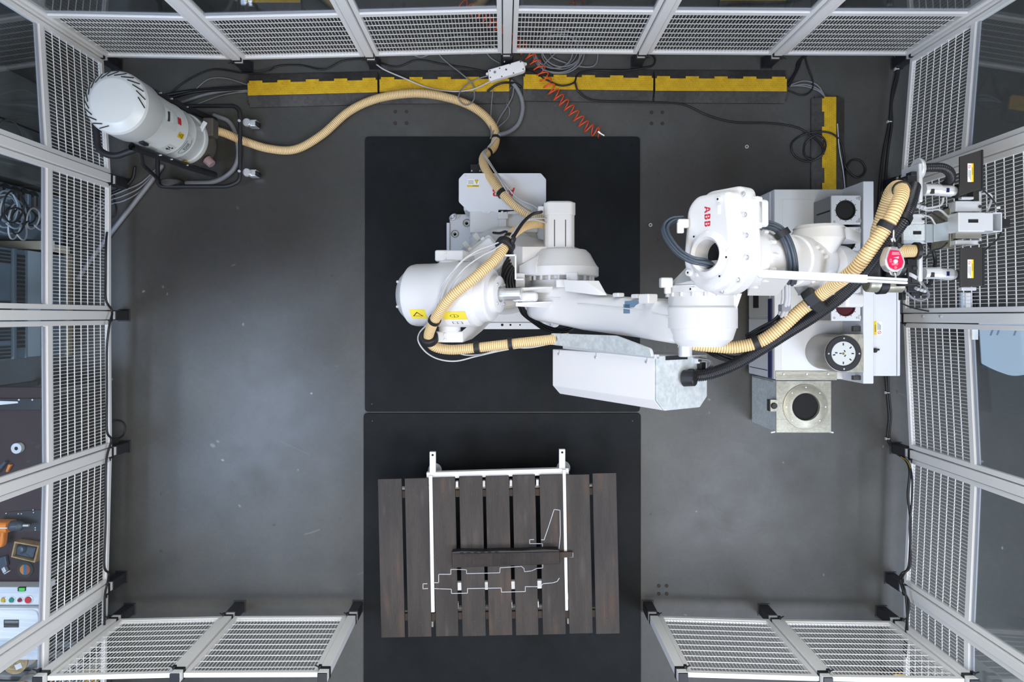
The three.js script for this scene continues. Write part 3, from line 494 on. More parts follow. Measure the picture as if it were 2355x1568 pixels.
// ---------------------------------------------------------------- industrial vacuum cleaner
{
  const c = v3(-2.30, 0, -1.268), Yd = Y, t = thing('vacuum_cleaner', 'tall white industrial vacuum cleaner in a black tube frame', 'vacuum cleaner', c.clone());
  const rr = 0.186, enamel = std(lin(0.60, 0.63, 0.62), 0.3);
  part(t, 'motor_head', lathe([[0.15, 0.98], [rr, 0.985], [rr + 0.004, 1.0], [rr + 0.004, 1.165], [rr - 0.004, 1.18], [0.137, 1.208], [0.128, 1.211], [0, 1.212]], v3(c.x, 0, c.z), Yd, 64, 0.35), enamel);
  part(t, 'tank', lathe([[0.1, 0.36], [0.168, 0.36], [0.172, 0.372], [0.172, 0.50], [0.176, 0.508], [0.172, 0.516], [0.172, 0.62], [0.177, 0.63], [0.172, 0.64], [0.172, 0.985], [0.1, 0.986]], v3(c.x, 0, c.z), Yd, 56, 0.5), enamel);
  part(t, 'collar', lathe([[0.170, 0.33], [0.184, 0.335], [0.186, 0.36], [0.182, 0.378], [0.170, 0.38]], v3(c.x, 0, c.z), Yd, 56, 0.5), enamel);
  part(t, 'dust_bin', lathe([[0, 0.13], [0.15, 0.13], [0.158, 0.14], [0.158, 0.33], [0.1, 0.331]], v3(c.x, 0, c.z), Yd, 48, 0.5), std(lin(0.14, 0.125, 0.105), 0.4, 0.3));
  // dark printed dashes around the sloping rim
  const dash = []; for (let i = 0; i < 18; i++) {
    const a = -4.55 + i * 0.275; if (a > 0.05) continue;
    const p0 = v3(c.x + 0.148 * Math.cos(a), 1.2035, c.z + 0.148 * Math.sin(a)), p1 = v3(c.x + 0.180 * Math.cos(a + 0.36), 1.184, c.z + 0.180 * Math.sin(a + 0.36)), d = p1.clone().sub(p0), L = d.length(); d.normalize();
    const n0 = v3(Math.cos(a + 0.18) * 0.5, 0.86, Math.sin(a + 0.18) * 0.5), s = d.clone().cross(n0).normalize(), n = s.clone().cross(d).normalize();
    dash.push(frame(box(L, 0.002, 0.006), p0.add(p1).multiplyScalar(0.5).addScaledVector(n, 0.0034), d, n, s.clone()));
  }
  parts(t, 'printed_dash', dash, M.cable);
  const patch = (a, da, y, dy, r, mat, name, label) => { const g = new THREE.CylinderGeometry(r, r, dy, 16, 1, true, PI / 2 - a - da / 2, da); return part(t, name, at(g, c.x, y, c.z), mat, label); };
  patch(0.02, 0.72, 0.86, 0.17, 0.1745, std(lin(0.60, 0.66, 0.63), 0.4), 'control_plate', 'pale control plate');
  patch(-0.05, 0.42, 0.885, 0.10, 0.176, std(lin(0.72, 0.76, 0.73), 0.4), 'instruction_label');
  patch(-0.06, 0.26, 0.75, 0.045, 0.1765, M.red, 'red_label');
  { const g = at(box(0.012, 0.012, 0.06), c.x + 0.178, 0.90, c.z + 0.002); part(t, 'switch_lever', g, M.darkSteel); }
  const tri = (txt) => canvasTex(128, 128, (x) => { x.fillStyle = '#d9b80c'; x.fillRect(0, 0, 128, 128); x.strokeStyle = '#1a1708'; x.lineWidth = 9; x.lineJoin = 'round'; x.beginPath(); x.moveTo(64, 20); x.lineTo(108, 100); x.lineTo(20, 100); x.closePath(); x.stroke(); x.fillStyle = '#1a1708'; x.font = 'bold 56px sans-serif'; x.textAlign = 'center'; x.fillText(txt, 64, 92); });
  patch(0.42, 0.2, 0.70, 0.07, 0.1755, std(0xffffff, 0.5, 0, { map: tri('!') }), 'warning_label');
  patch(1.36, 0.3, 0.405, 0.06, 0.187, std(0xffffff, 0.5, 0, { map: tri('!') }), 'warning_label');
  patch(0.70, 0.85, 0.565, 0.085, 0.1735, std(0xffffff, 0.45, 0, { map: canvasTex(512, 128, (x) => { x.fillStyle = '#cbd0d0'; x.fillRect(0, 0, 512, 128); x.strokeStyle = '#1d4436'; x.lineWidth = 8; x.beginPath(); x.ellipse(256, 64, 238, 50, 0, 0.5, 5.4); x.stroke(); x.fillStyle = '#1d4436'; x.font = 'bold 78px sans-serif'; x.textAlign = 'center'; x.textBaseline = 'middle'; x.fillText('RIAM', 256, 68); }) }), 'brand_print', 'green lettered print');
  patch(1.10, 0.36, 0.70, 0.10, 0.1742, std(0xffffff, 0.45, 0, { map: canvasTex(128, 128, (x) => { x.fillStyle = '#cbd0d0'; x.fillRect(0, 0, 128, 128); x.fillStyle = '#20242a'; x.fillRect(30, 44, 58, 30); x.fillRect(46, 30, 12, 70); x.fillRect(80, 22, 10, 40); x.beginPath(); x.arc(92, 92, 14, 0, 7); x.fill(); x.fillStyle = '#cbd0d0'; x.beginPath(); x.arc(66, 58, 9, 0, 7); x.fill(); }) }), 'emblem_print');
  for (let i = 0; i < 6; i++) patch(1.44 + i * 0.06, 0.012, 0.78 - i * 0.012, 0.09, 0.1742, M.cable, 'stripe_print');
  part(t, 'clasp', at(rbox(0.03, 0.07, 0.018, 0.004), c.x + 0.03, 0.92, c.z + 0.178), M.black);
  // black tube frame with castors: side rails beside the tank, floor hoop and push bar
  const fr = (pts, r = 0.016) => bent(pts.map(([x, y, z]) => v3(c.x + x, y, c.z + z)), r);
  part(t, 'floor_frame', fr([[0.10, 0.14, -0.30], [0.30, 0.14, -0.30], [0.335, 0.14, -0.26], [0.335, 0.14, 0.26], [0.25, 0.14, 0.30], [-0.28, 0.14, 0.30], [-0.28, 0.14, -0.30], [0.10, 0.14, -0.30]]), M.black);
  for (const s of [-1, 1]) {
    part(t, 'side_rail', [fr([[0.13, 0.10, s * 0.205], [0.05, 0.40, s * 0.205], [0.02, 0.62, s * 0.205], [-0.03, 0.95, s * 0.205]], 0.024)], M.black);
    parts(t, 'rail_bolt', [0.28, 0.42, 0.60, 0.72].map((y) => cyl(v3(c.x + 0.085 - 0.12 * (y - 0.2), y, c.z + s * 0.205), v3(c.x + 0.107 - 0.12 * (y - 0.2), y + 0.004, c.z + s * 0.205), 0.006, 0.005, 8)), M.chrome);
    part(t, 'support_bar', fr([[-0.27, 0.14, s * 0.25], [-0.20, 0.5, s * 0.22], [-0.02, 0.86, s * 0.20]], 0.013), M.black);
  }
  part(t, 'push_bar', [fr([[-0.03, 0.90, 0.21], [-0.17, 0.90, 0.26], [-0.27, 0.90, 0.22], [-0.29, 0.90, 0.0], [-0.27, 0.90, -0.22], [-0.17, 0.90, -0.24], [-0.03, 0.90, -0.21]], 0.021)], M.black);
  for (const z of [-0.185, 0.19]) {
    const p = v3(c.x + 0.375, 0, c.z + z), m = part(t, 'castor', [cyl(p.clone().setY(0.10), p.clone().setY(0.125), 0.032, 0.03), at(rbox(0.075, 0.012, 0.05, 0.004), p.x + 0.02, 0.095, p.z), at(rbox(0.06, 0.075, 0.006, 0.002), p.x + 0.034, 0.06, p.z - 0.022), at(rbox(0.06, 0.075, 0.006, 0.002), p.x + 0.034, 0.06, p.z + 0.022)], M.chrome);
    part(m, 'wheel', cyl(v3(p.x + 0.04, 0.041, p.z - 0.014), v3(p.x + 0.04, 0.041, p.z + 0.014), 0.038, 0.038, 24), M.black);
    part(m, 'stem', cyl(v3(p.x - 0.04, 0.13, p.z), v3(p.x - 0.04, 0.164, p.z), 0.01), M.chrome);
  }
  for (const z of [-0.27, 0.27]) part(t, 'rear_wheel', cyl(v3(c.x - 0.2, 0.082, c.z + z - 0.03), v3(c.x - 0.2, 0.082, c.z + z + 0.03), 0.08, 0.08, 28), M.rubber);
  { const p = P(437, 296, 0.27), q = P(456, 298, 0.24), o = v3(c.x + 0.12, 0.27, p.z); part(t, 'inlet_box', [at(rbox(0.075, 0.10, 0.13, 0.01), c.x + 0.176, 0.28, p.z + 0.0)], std(lin(0.11, 0.10, 0.09), 0.6, 0.3)); part(t, 'inlet_nozzle', cyl(v3(c.x + 0.20, 0.26, p.z), q, 0.034, 0.022), std(lin(0.30, 0.27, 0.21), 0.4, 0.4)); part(t, 'hose_clip', clampRing([q, P(470, 299, 0.22)], 0.4, 0.034, 0.02), M.chrome); }
  part(t, 'bin_latch', [cyl(v3(c.x + 0.13, 0.24, c.z + 0.12), v3(c.x + 0.17, 0.24, c.z + 0.16), 0.035, 0.03)], std(lin(0.30, 0.20, 0.20), 0.5));
  part(t, 'drain_hose', tube([v3(c.x - 0.1, 0.06, c.z + 0.26), v3(c.x + 0.1, 0.03, c.z + 0.24), v3(c.x + 0.24, 0.03, c.z + 0.15), v3(c.x + 0.28, 0.03, c.z + 0.0), v3(c.x + 0.22, 0.03, c.z - 0.2), v3(c.x + 0.1, 0.04, c.z - 0.26)], 0.018), M.greyCable);
  part(t, 'grip', at(rbox(0.03, 0.02, 0.11, 0.006), c.x + 0.165, 0.40, c.z - 0.06, 0, -0.5, 0), M.cabinetWhite);
}

// ---------------------------------------------------------------- slatted board table with a dark bar
{
  const hb = 0.46, rot = 0.022, o = P(1145, 1278, hb);
  const Q = (px, py, h) => P(px, py, h);
  const t = thing('slatted_table', 'low white steel frame table topped with nine dark wooden boards', 'table', v3(o.x, 0.016, o.z));
  const ex = v3(1, 0, -rot).normalize(), ez = v3(rot, 0, 1).normalize();
  const cols = [[869, 924], [931, 985], [995, 1047], [1056, 1110], [1117, 1171], [1179, 1231], [1241, 1294], [1302, 1356], [1363, 1418]];
  cols.forEach(([a, b], i) => {
    const c = P((a + b) / 2 + 3.5, 1278 - ((a + b) / 2 - 1145) * rot, hb), w = (b - a) * S(hb), L = [365, 365, 365, 367, 366, 368, 367, 366, 370][i] * S(hb);
    const g = rbox(w, 0.02, L, 0.0025), m = std(0xffffff, 0.55, 0, { map: rep(boardTex[i % 4], 0.6, 0.75) }); m.map.offset.set((i * 0.13) % 0.4, (i * 0.09) % 0.25);
    frame(g, c.clone().setY(hb - 0.01 - 0.0005 * (i % 3)), ex, Y, ez); const board = part(t, 'board', g, m);
    for (const f of [-0.395, 0.405]) { const p = c.clone().addScaledVector(ez, f * L).addScaledVector(ex, (i % 2 ? 0.005 : -0.004)); part(board, 'screw', [cyl(p.clone().setY(hb - 0.001), p.clone().setY(hb + 0.0012), 0.006, 0.0055, 10)], M.darkSteel); }
  });
  const hf = hb - 0.055;
  const rail = (x0, y0, x1, y1, w, h, name, mat, tk = 0.04) => { const a = P(x0, y0, h), b = P(x1, y1, h), d = b.clone().sub(a), L = d.length(); d.normalize(); return part(t, name, frame(rbox(L, tk, w, 0.003), a.clone().add(b).multiplyScalar(0.5).setY(h - tk / 2), d, Y, v3(-d.z, 0, d.x)), mat); };
  // wooden cross battens under the boards
  rail(872, 1138, 1416, 1129, 0.05, hb - 0.021, 'batten', M.brown, 0.03); rail(876, 1420, 1420, 1410, 0.05, hb - 0.021, 'batten', M.brown, 0.03);
  // white frame: two long rails, cross rails and back extensions with levelling feet
  rail(990, 1094, 995.5, 1408, 0.0255, hb - 0.003, 'long_rail', M.white, 0.075); rail(1297.5, 1080, 1303, 1404, 0.023, hb - 0.003, 'long_rail', M.white, 0.075);
  rail(981, 1094, 1308, 1084, 0.045, hf + 0.03, 'cross_rail', M.white, 0.05); rail(900, 1125, 1400, 1117, 0.02, hf, 'cross_rail', M.white); rail(985, 1404, 1312, 1397, 0.035, hf - 0.06, 'cross_rail', M.white); rail(1000, 1350, 1300, 1343, 0.055, hb - 0.022, 'cross_rail', M.white);
  rail(900, 1412, 1395, 1404, 0.018, hf, 'cross_rail', M.white);
  for (const x of [1052, 1114, 1176, 1237]) for (const y of [1115, 1395]) rail(x - 1, y - 10 - (x - 1145) * rot, x - 1, y + 4 - (x - 1145) * rot, 0.019, hb - 0.022, 'stub', M.white);
  for (const [x, y] of [[995, 1066], [1293, 1060]]) {
    const a = P(x, y - 27, 0.43), b = P(x + 1, y + 28, 0.43);
    const g = part(t, 'arm', [bb(a.x - 0.0215, a.x + 0.0215, 0.40, 0.43, a.z, b.z, 0.003)], M.white);
    part(g, 'hole', at(new THREE.CylinderGeometry(0.008, 0.008, 0.002, 16), a.x, 0.4301, a.z + 0.022), M.gap);
  }
  for (const [x, y] of [[1000, 1081], [1296, 1076], [1002, 1385], [1300, 1378]]) {
    const k = S(0.03), p = v3((x - CX) * k, 0, (y - CY) * k);
    part(t, 'leg', [bb(p.x - 0.02, p.x + 0.02, 0.07, hf - 0.005, p.z - 0.02, p.z + 0.02, 0.003)], M.white);
    part(t, 'levelling_foot', [cyl(p.clone().setY(0.0165), p.clone().setY(0.03), 0.052, 0.047, 28), cyl(p.clone().setY(0.03), p.clone().setY(0.08), 0.01)], M.alu);
  }
  // painted outline of the work piece on the boards
  const line = (pts, w) => { const out = []; for (let i = 0; i + 1 < pts.length; i++) { const a = P(pts[i][0], pts[i][1], hb + 0.001), b = P(pts[i + 1][0], pts[i + 1][1], hb + 0.001), d = b.clone().sub(a), L = d.length(); if (L < 1e-4) continue; d.normalize(); out.push(frame(box(L + w * 0.8, 0.0008, w), a.add(b).multiplyScalar(0.5), d, Y, v3(-d.z, 0, d.x))); } return out; };
  const zz = (l) => l.map(([x, y]) => [840 + x / 3.2, 1010 + y / 3.2]);
  const marks = [
    [[455, 1063], [425, 1063], [425, 1100], [460, 1097]], [[500, 1055], [540, 1055], [540, 993], [630, 993], [630, 957], [690, 957], [745, 960], [745, 988], [990, 982], [992, 945], [1150, 935], [1168, 950], [1172, 974], [1225, 968], [1262, 950], [1306, 946], [1306, 920]],
    [[500, 1097], [548, 1100], [634, 1103], [634, 1134], [752, 1132], [752, 1098], [1000, 1094], [1002, 1124], [1178, 1120], [1178, 1084], [1240, 1084], [1285, 1084], [1310, 1062], [1380, 1056], [1412, 1046], [1428, 1022]],
    [[1240, 738], [1210, 738], [1210, 768], [1305, 768], [1304, 812]], [[1296, 740], [1316, 740], [1350, 640], [1390, 516], [1433, 522], [1436, 700], [1426, 805]], [[1495, 866], [1528, 866], [1528, 833], [1500, 833]]];
  const tape = marks.flatMap((m) => line(zz(m), 0.0042));
  part(t, 'painted_outline', tape, M.mark, 'thin pale painted outline on the boards');
  const hb2 = hb + 0.055, s = thing('steel_bar', 'dark rough steel channel bar lying across the boards', 'bar', P(1165, 1290, hb).setY(hb));
  part(s, 'channel', prism(rounded([[1038, 1273], [1287, 1268], [1288, 1297], [1040, 1306]], 2), hb2, 0.054, 0.004), std(0xffffff, 0.7, 0.2, { map: rep(boardTex[1], 1, 1) }));
  part(s, 'toothed_edge', [prism([[1040, 1269], [1060, 1267], [1110, 1268], [1150, 1266], [1200, 1266], [1250, 1263], [1284, 1264], [1287, 1268], [1038, 1273]], hb2 + 0.006, 0.058, 0.002)], M.black);
  for (let i = 0; i < 6; i++) { const p = P(1062 + i * 16, 1271 - i * 0.4, hb2 + 0.0062); part(s, 'slot', at(box(0.026, 0.001, 0.008), p.x, hb2 + 0.0062, p.z, 0, 0.03, 0), M.gap); }
  part(s, 'tongue', prism([[1286, 1270], [1317, 1269], [1317, 1281], [1286, 1283]], hb + 0.022, 0.02, 0.002), M.brown);
}

// ---------------------------------------------------------------- tool cabinet on the right
const sticker = (parent, name, draw, w, h, o, ex, ey, tw = 256, th = 128, label) => { const g = new THREE.BoxGeometry(w, h, 0.001); const n = ex.clone().cross(ey).normalize(); frame(g, o, ex, ey, n); return part(parent, name, g, std(0xffffff, 0.45, 0, { map: canvasTex(tw, th, draw) }), label); };
const warnDraw = (vertical) => (c, w, h) => {
  c.fillStyle = '#f2f4f4'; c.fillRect(0, 0, w, h); c.fillStyle = '#e8c81a'; c.fillRect(0, 0, w, h * 0.34); c.fillStyle = '#26251c'; c.font = `bold ${h * 0.22}px sans-serif`; c.textBaseline = 'middle'; c.textAlign = 'left'; c.fillText('WARNING', w * 0.22, h * 0.18);
  c.fillStyle = '#42464a'; for (let i = 0; i < 3; i++) c.fillRect(w * 0.36, h * (0.46 + i * 0.16), w * (0.56 - i * 0.09), h * 0.07);
  c.strokeStyle = '#b3202a'; c.lineWidth = h * 0.06; c.beginPath(); c.arc(w * 0.18, h * 0.68, h * 0.2, 0, 7); c.moveTo(w * 0.1, h * 0.56); c.lineTo(w * 0.26, h * 0.8); c.stroke();
};
{
  const x0 = 1.85, x1 = 2.318, z0 = -0.868, z1 = 0.431, hh = 0.56;
  const t = thing('tool_cabinet', 'low grey white tool cabinet with a navy stripe under the robot tools', 'cabinet', v3(2.08, 0, -0.22));
  part(t, 'carcass', bb(x0, x1, 0.085, hh, z0, z1, 0.006), M.cabinet);
  part(t, 'top_plate', [bb(x0 + 0.002, x1, hh - 0.004, hh + 0.006, z0 + 0.002, z1 - 0.002, 0.003)], M.cabinetTop);
  part(t, 'top_panel', prism([[1800, 458], [1868, 458], [1868, 560], [1800, 560]], hh + 0.0085, 0.004, 0.001), M.cabinetTop); part(t, 'top_panel', prism([[1797, 740], [1932, 740], [1932, 852], [1797, 852]], hh + 0.0085, 0.004, 0.001), M.cabinetWhite);
  part(t, 'side_panel', [bb(x0 - 0.006, x0 + 0.004, 0.10, 0.50, 0.02, z1 - 0.01, 0.003)], M.cabinetWhite);
  part(t, 'side_panel', [bb(x0 - 0.006, x0 + 0.004, 0.10, 0.50, z0 + 0.01, 0.0, 0.003)], M.cabinet);
  part(t, 'navy_stripe', bb(x0 - 0.009, x0 + 0.003, 0.475, 0.53, -0.12, z1 - 0.004, 0.001), M.navy);
  parts(t, 'stripe_print', [0.12, 0.15, 0.18].map((z) => bb(x0 - 0.0096, x0 - 0.0088, 0.49, 0.51, z, z + 0.016, 0.0004)), M.white);
  part(t, 'door_seam', bb(x0 - 0.0075, x0, 0.12, 0.46, 0.375, 0.380, 0.001), M.gap);
  part(t, 'handle', [bb(x0 - 0.012, x0, 0.20, 0.30, -0.155, -0.06, 0.004)], M.black);
  for (const z of [-0.8, 0.36]) { const p = v3(x0 + 0.02, 0.043, z); part(t, 'castor', [cyl(p.clone().add(v3(0, 0, -0.016)), p.clone().add(v3(0, 0, 0.016)), 0.042, 0.042, 24), bb(p.x - 0.03, p.x + 0.03, 0.07, 0.088, z - 0.024, z + 0.024, 0.003)], M.black); const q = v3(x1 - 0.05, 0.043, z); part(t, 'castor', [cyl(q.clone().add(v3(0, 0, -0.016)), q.clone().add(v3(0, 0, 0.016)), 0.042, 0.042, 24), bb(q.x - 0.03, q.x + 0.03, 0.07, 0.088, z - 0.024, z + 0.024, 0.003)], M.black); }
  // upright back panel
  part(t, 'back_panel', bb(2.318, 2.386, 0.10, 0.83, z0 - 0.002, z1 + 0.004, 0.006), M.cabinetWhite);
  // three extraction hoods with round mouths
  const hood = (za, zb, inner, name) => {
    const y = 0.826, ax = 2.117, bx = 2.300, cz = (za + zb) / 2 + 0.002, cx = 2.206;
    const m = part(t, name, [bb(ax, bx, 0.567, y - 0.012, za, zb, 0.004)], M.hoodSide);
    const f = extr([[ax - 0.002, -zb - 0.002], [bx + 0.002, -zb - 0.002], [bx + 0.002, -za + 0.002], [ax - 0.002, -za + 0.002]], 0.013, 0.0015, [circ(cx, -cz, 0.062, 40)]); f.rotateX(-PI / 2); f.translate(0, y - 0.013, 0); part(m, 'face_plate', f, M.alu);
    part(m, 'mouth', [lathe([[0.0585, -0.012], [0.0585, 0.0], [0.064, 0.002], [0.0655, 0.0], [0.0655, -0.004]], v3(cx, y, cz), Y, 40), at(new THREE.CylinderGeometry(0.062, 0.062, 0.002, 40), cx, y - 0.0105, cz)], inner);
    for (const [dx, dz] of [[-1, 1], [1, -1], [1, 1]]) part(m, 'screw', [cyl(v3(cx + dx * 0.073, y, cz + dz * 0.075), v3(cx + dx * 0.073, y + 0.005, cz + dz * 0.075), 0.008, 0.007, 12)], M.chrome);
    part(m, 'rivet', bolts(v3(cx, y, cz), X, Z, Y, 0.07, 12, 0.003, 0.003), M.darkSteel);
    part(m, 'slot', bb(ax - 0.004, ax + 0.002, 0.62, 0.80, cz - 0.004, cz + 0.004, 0.001), M.gap);
    parts(m, 'hinge', [za + 0.02, zb - 0.02].map((z) => cyl(v3(bx - 0.004, y + 0.004, z - 0.012), v3(bx - 0.004, y + 0.004, z + 0.012), 0.007)), M.chrome);
  };
  hood(-0.776, -0.594, M.gap, 'extraction_hood'); hood(-0.573, -0.391, M.gap, 'extraction_hood'); hood(-0.16, 0.028, std(lin(0.06, 0.008, 0.012), 0.3), 'extraction_hood');
  // steel drum carrying the sanding pad face
  const pc = P(1940, 813, 0.85);
  part(t, 'pad_drum', lathe([[0.121, 0], [0.121, 0.27], [0.118, 0.275], [0.1, 0.276]], v3(pc.x, 0.567, pc.z), Y, 56), std(lin(0.36, 0.35, 0.33), 0.38, 0.5));
  part(t, 'drum_plate', [bb(pc.x + 0.01, 2.315, 0.80, 0.838, pc.z - 0.125, pc.z + 0.12, 0.003)], M.steel);
  part(t, 'pad_ring', lathe([[0.078, 0], [0.114, 0], [0.114, 0.010], [0.111, 0.013], [0.082, 0.013], [0.078, 0.009]], v3(pc.x, 0.842, pc.z), Y, 56), M.black);
  const pad = part(t, 'pad_face', [at(new THREE.CylinderGeometry(0.08, 0.08, 0.004, 48), pc.x, 0.845, pc.z)], std(lin(0.62, 0.66, 0.64), 0.4));
  for (const a of [0, 0.7, 1.57, 3.0, 3.25, 4.71, 5.6]) { const r = a === 3.25 ? 0.046 : 0.060; part(pad, 'pad_mark', at(box(0.016, 0.001, 0.008), pc.x + r * Math.cos(a), 0.8475, pc.z + r * Math.sin(a), 0, -a, 0), M.navy); }
  for (const a of [0.9, 3.2, 5.2]) part(pad, 'pad_mark', at(box(0.014, 0.001, 0.007), pc.x + 0.018 * Math.cos(a), 0.8475, pc.z + 0.018 * Math.sin(a), 0, a, 0), M.navy);
  part(pad, 'hub', cyl(v3(pc.x, 0.845, pc.z), v3(pc.x, 0.850, pc.z), 0.009, 0.007), std(lin(0.20, 0.18, 0.05), 0.5));
  parts(t, 'ring_screw', bolts(v3(pc.x, 0.855, pc.z), X, Z, Y, 0.098, 4, 0.006, 0.003), M.chrome);
  for (const z of [0.035, 0.36]) part(t, 'clamp_block', [pbox(1963, 1983, z < 0.1 ? 750 : 864, z < 0.1 ? 762 : 874, 0.80, 0.03, 0.003)], M.darkSteel);
  // second cabinet behind the upright panel
  const u = thing('switch_cabinet', 'tall white control cabinet with warning label beside the right fence', 'cabinet', v3(2.48, 0, 0.09));
  part(u, 'carcass', bb(2.39, 2.575, 0.03, 0.80, -0.165, 0.388, 0.006), M.cabinetWhite); part(u, 'lid_seam', bb(2.549, 2.552, 0.797, 0.8008, -0.162, 0.386, 0.0004), M.gap);
  part(u, 'door_lock', [cyl(v3(2.407, 0.80, 0.222), v3(2.407, 0.812, 0.222), 0.015, 0.014), bb(2.40, 2.43, 0.808, 0.82, 0.21, 0.222, 0.003)], M.black);
  sticker(u, 'warning_label', warnDraw(), 0.088, 0.052, v3(2.428, 0.8012, 0.077), v3(0, 0, -1), v3(-1, 0, 0));
  part(u, 'cable_gland', [cyl(v3(2.576, 0.6, -0.12), v3(2.60, 0.6, -0.12), 0.012)], M.chrome);
  // stainless collection chute in front
  const s = thing('dust_chute', 'stainless steel box with a wide round black opening, in front of the tool cabinet', 'dust chute', v3(2.12, 0, 0.62));
  const ch = 0.5, a = P(1786, 876, ch), b = P(1911, 994, ch);
  part(s, 'body', bb(a.x, b.x, 0.03, ch - 0.012, a.z, b.z, 0.004), M.galv);
  const oc = P(1852, 935, ch), hole = circ(oc.x, -oc.z, 0.0945, 44);
  const top = extr([[a.x - 0.002, -b.z - 0.002], [b.x + 0.002, -b.z - 0.002], [b.x + 0.002, -a.z], [a.x - 0.002, -a.z]], 0.012, 0.0015, [hole]); top.rotateX(-PI / 2); top.translate(0, ch - 0.012, 0); part(s, 'top_plate', top, M.steel);
  part(s, 'flange', lathe([[0.0935, -0.01], [0.0935, 0.0], [0.096, 0.012], [0.146, 0.010], [0.155, 0.006], [0.156, 0.0]], v3(oc.x, ch, oc.z), Y, 56), M.steel);
  part(s, 'opening', at(new THREE.CylinderGeometry(0.094, 0.094, 0.002, 44), oc.x, ch - 0.0105, oc.z), M.gap);
  for (let i = 0; i < 8; i++) part(s, 'flange_screw', bolt(v3(oc.x + 0.135 * Math.cos(i * PI / 4), ch + 0.010, oc.z + 0.135 * Math.sin(i * PI / 4)), Y, 0.005, 0.003), M.chrome);
  part(s, 'hanging_bracket', [pbox(1784, 1925, 853, 874, 0.575, 0.006, 0.002)], M.steel); for (const x of [1802, 1855, 1904]) { const p = P(x, 860, 0.575); part(s, 'bracket_bolt', cyl(p, p.clone().setY(0.582), 0.009, 0.008, 10), M.chrome); }
  part(s, 'limit_switch', [pbox(1770, 1789, 919, 946, 0.515, 0.05, 0.003)], M.darkSteel); part(s, 'switch_plate', pbox(1772, 1789, 919, 946, 0.519, 0.005, 0.001), M.steel); { const p = P(1780, 933, 0.52); part(s, 'switch_knob', cyl(p, p.clone().setY(0.532), 0.022, 0.02), M.black); }
  part(s, 'side_seam', bb(a.x - 0.004, a.x, 0.05, 0.45, a.z + 0.005, a.z + 0.012, 0.001), M.steel); for (const y of [0.1, 0.2, 0.3]) part(s, 'rivet', [a.z + 0.15, a.z + 0.22, a.z + 0.30].slice(0, 1).map((z) => cyl(v3(a.x, y, z), v3(a.x - 0.004, y, z), 0.004)), M.chrome);
  for (const [x, z] of [[a.x, b.z], [b.x, b.z]]) part(s, 'corner_bolt', cyl(v3(x, ch - 0.03, z), v3(x + (x > 2.1 ? 0.03 : -0.03), ch - 0.03, z + 0.006), 0.008), M.chrome);
}

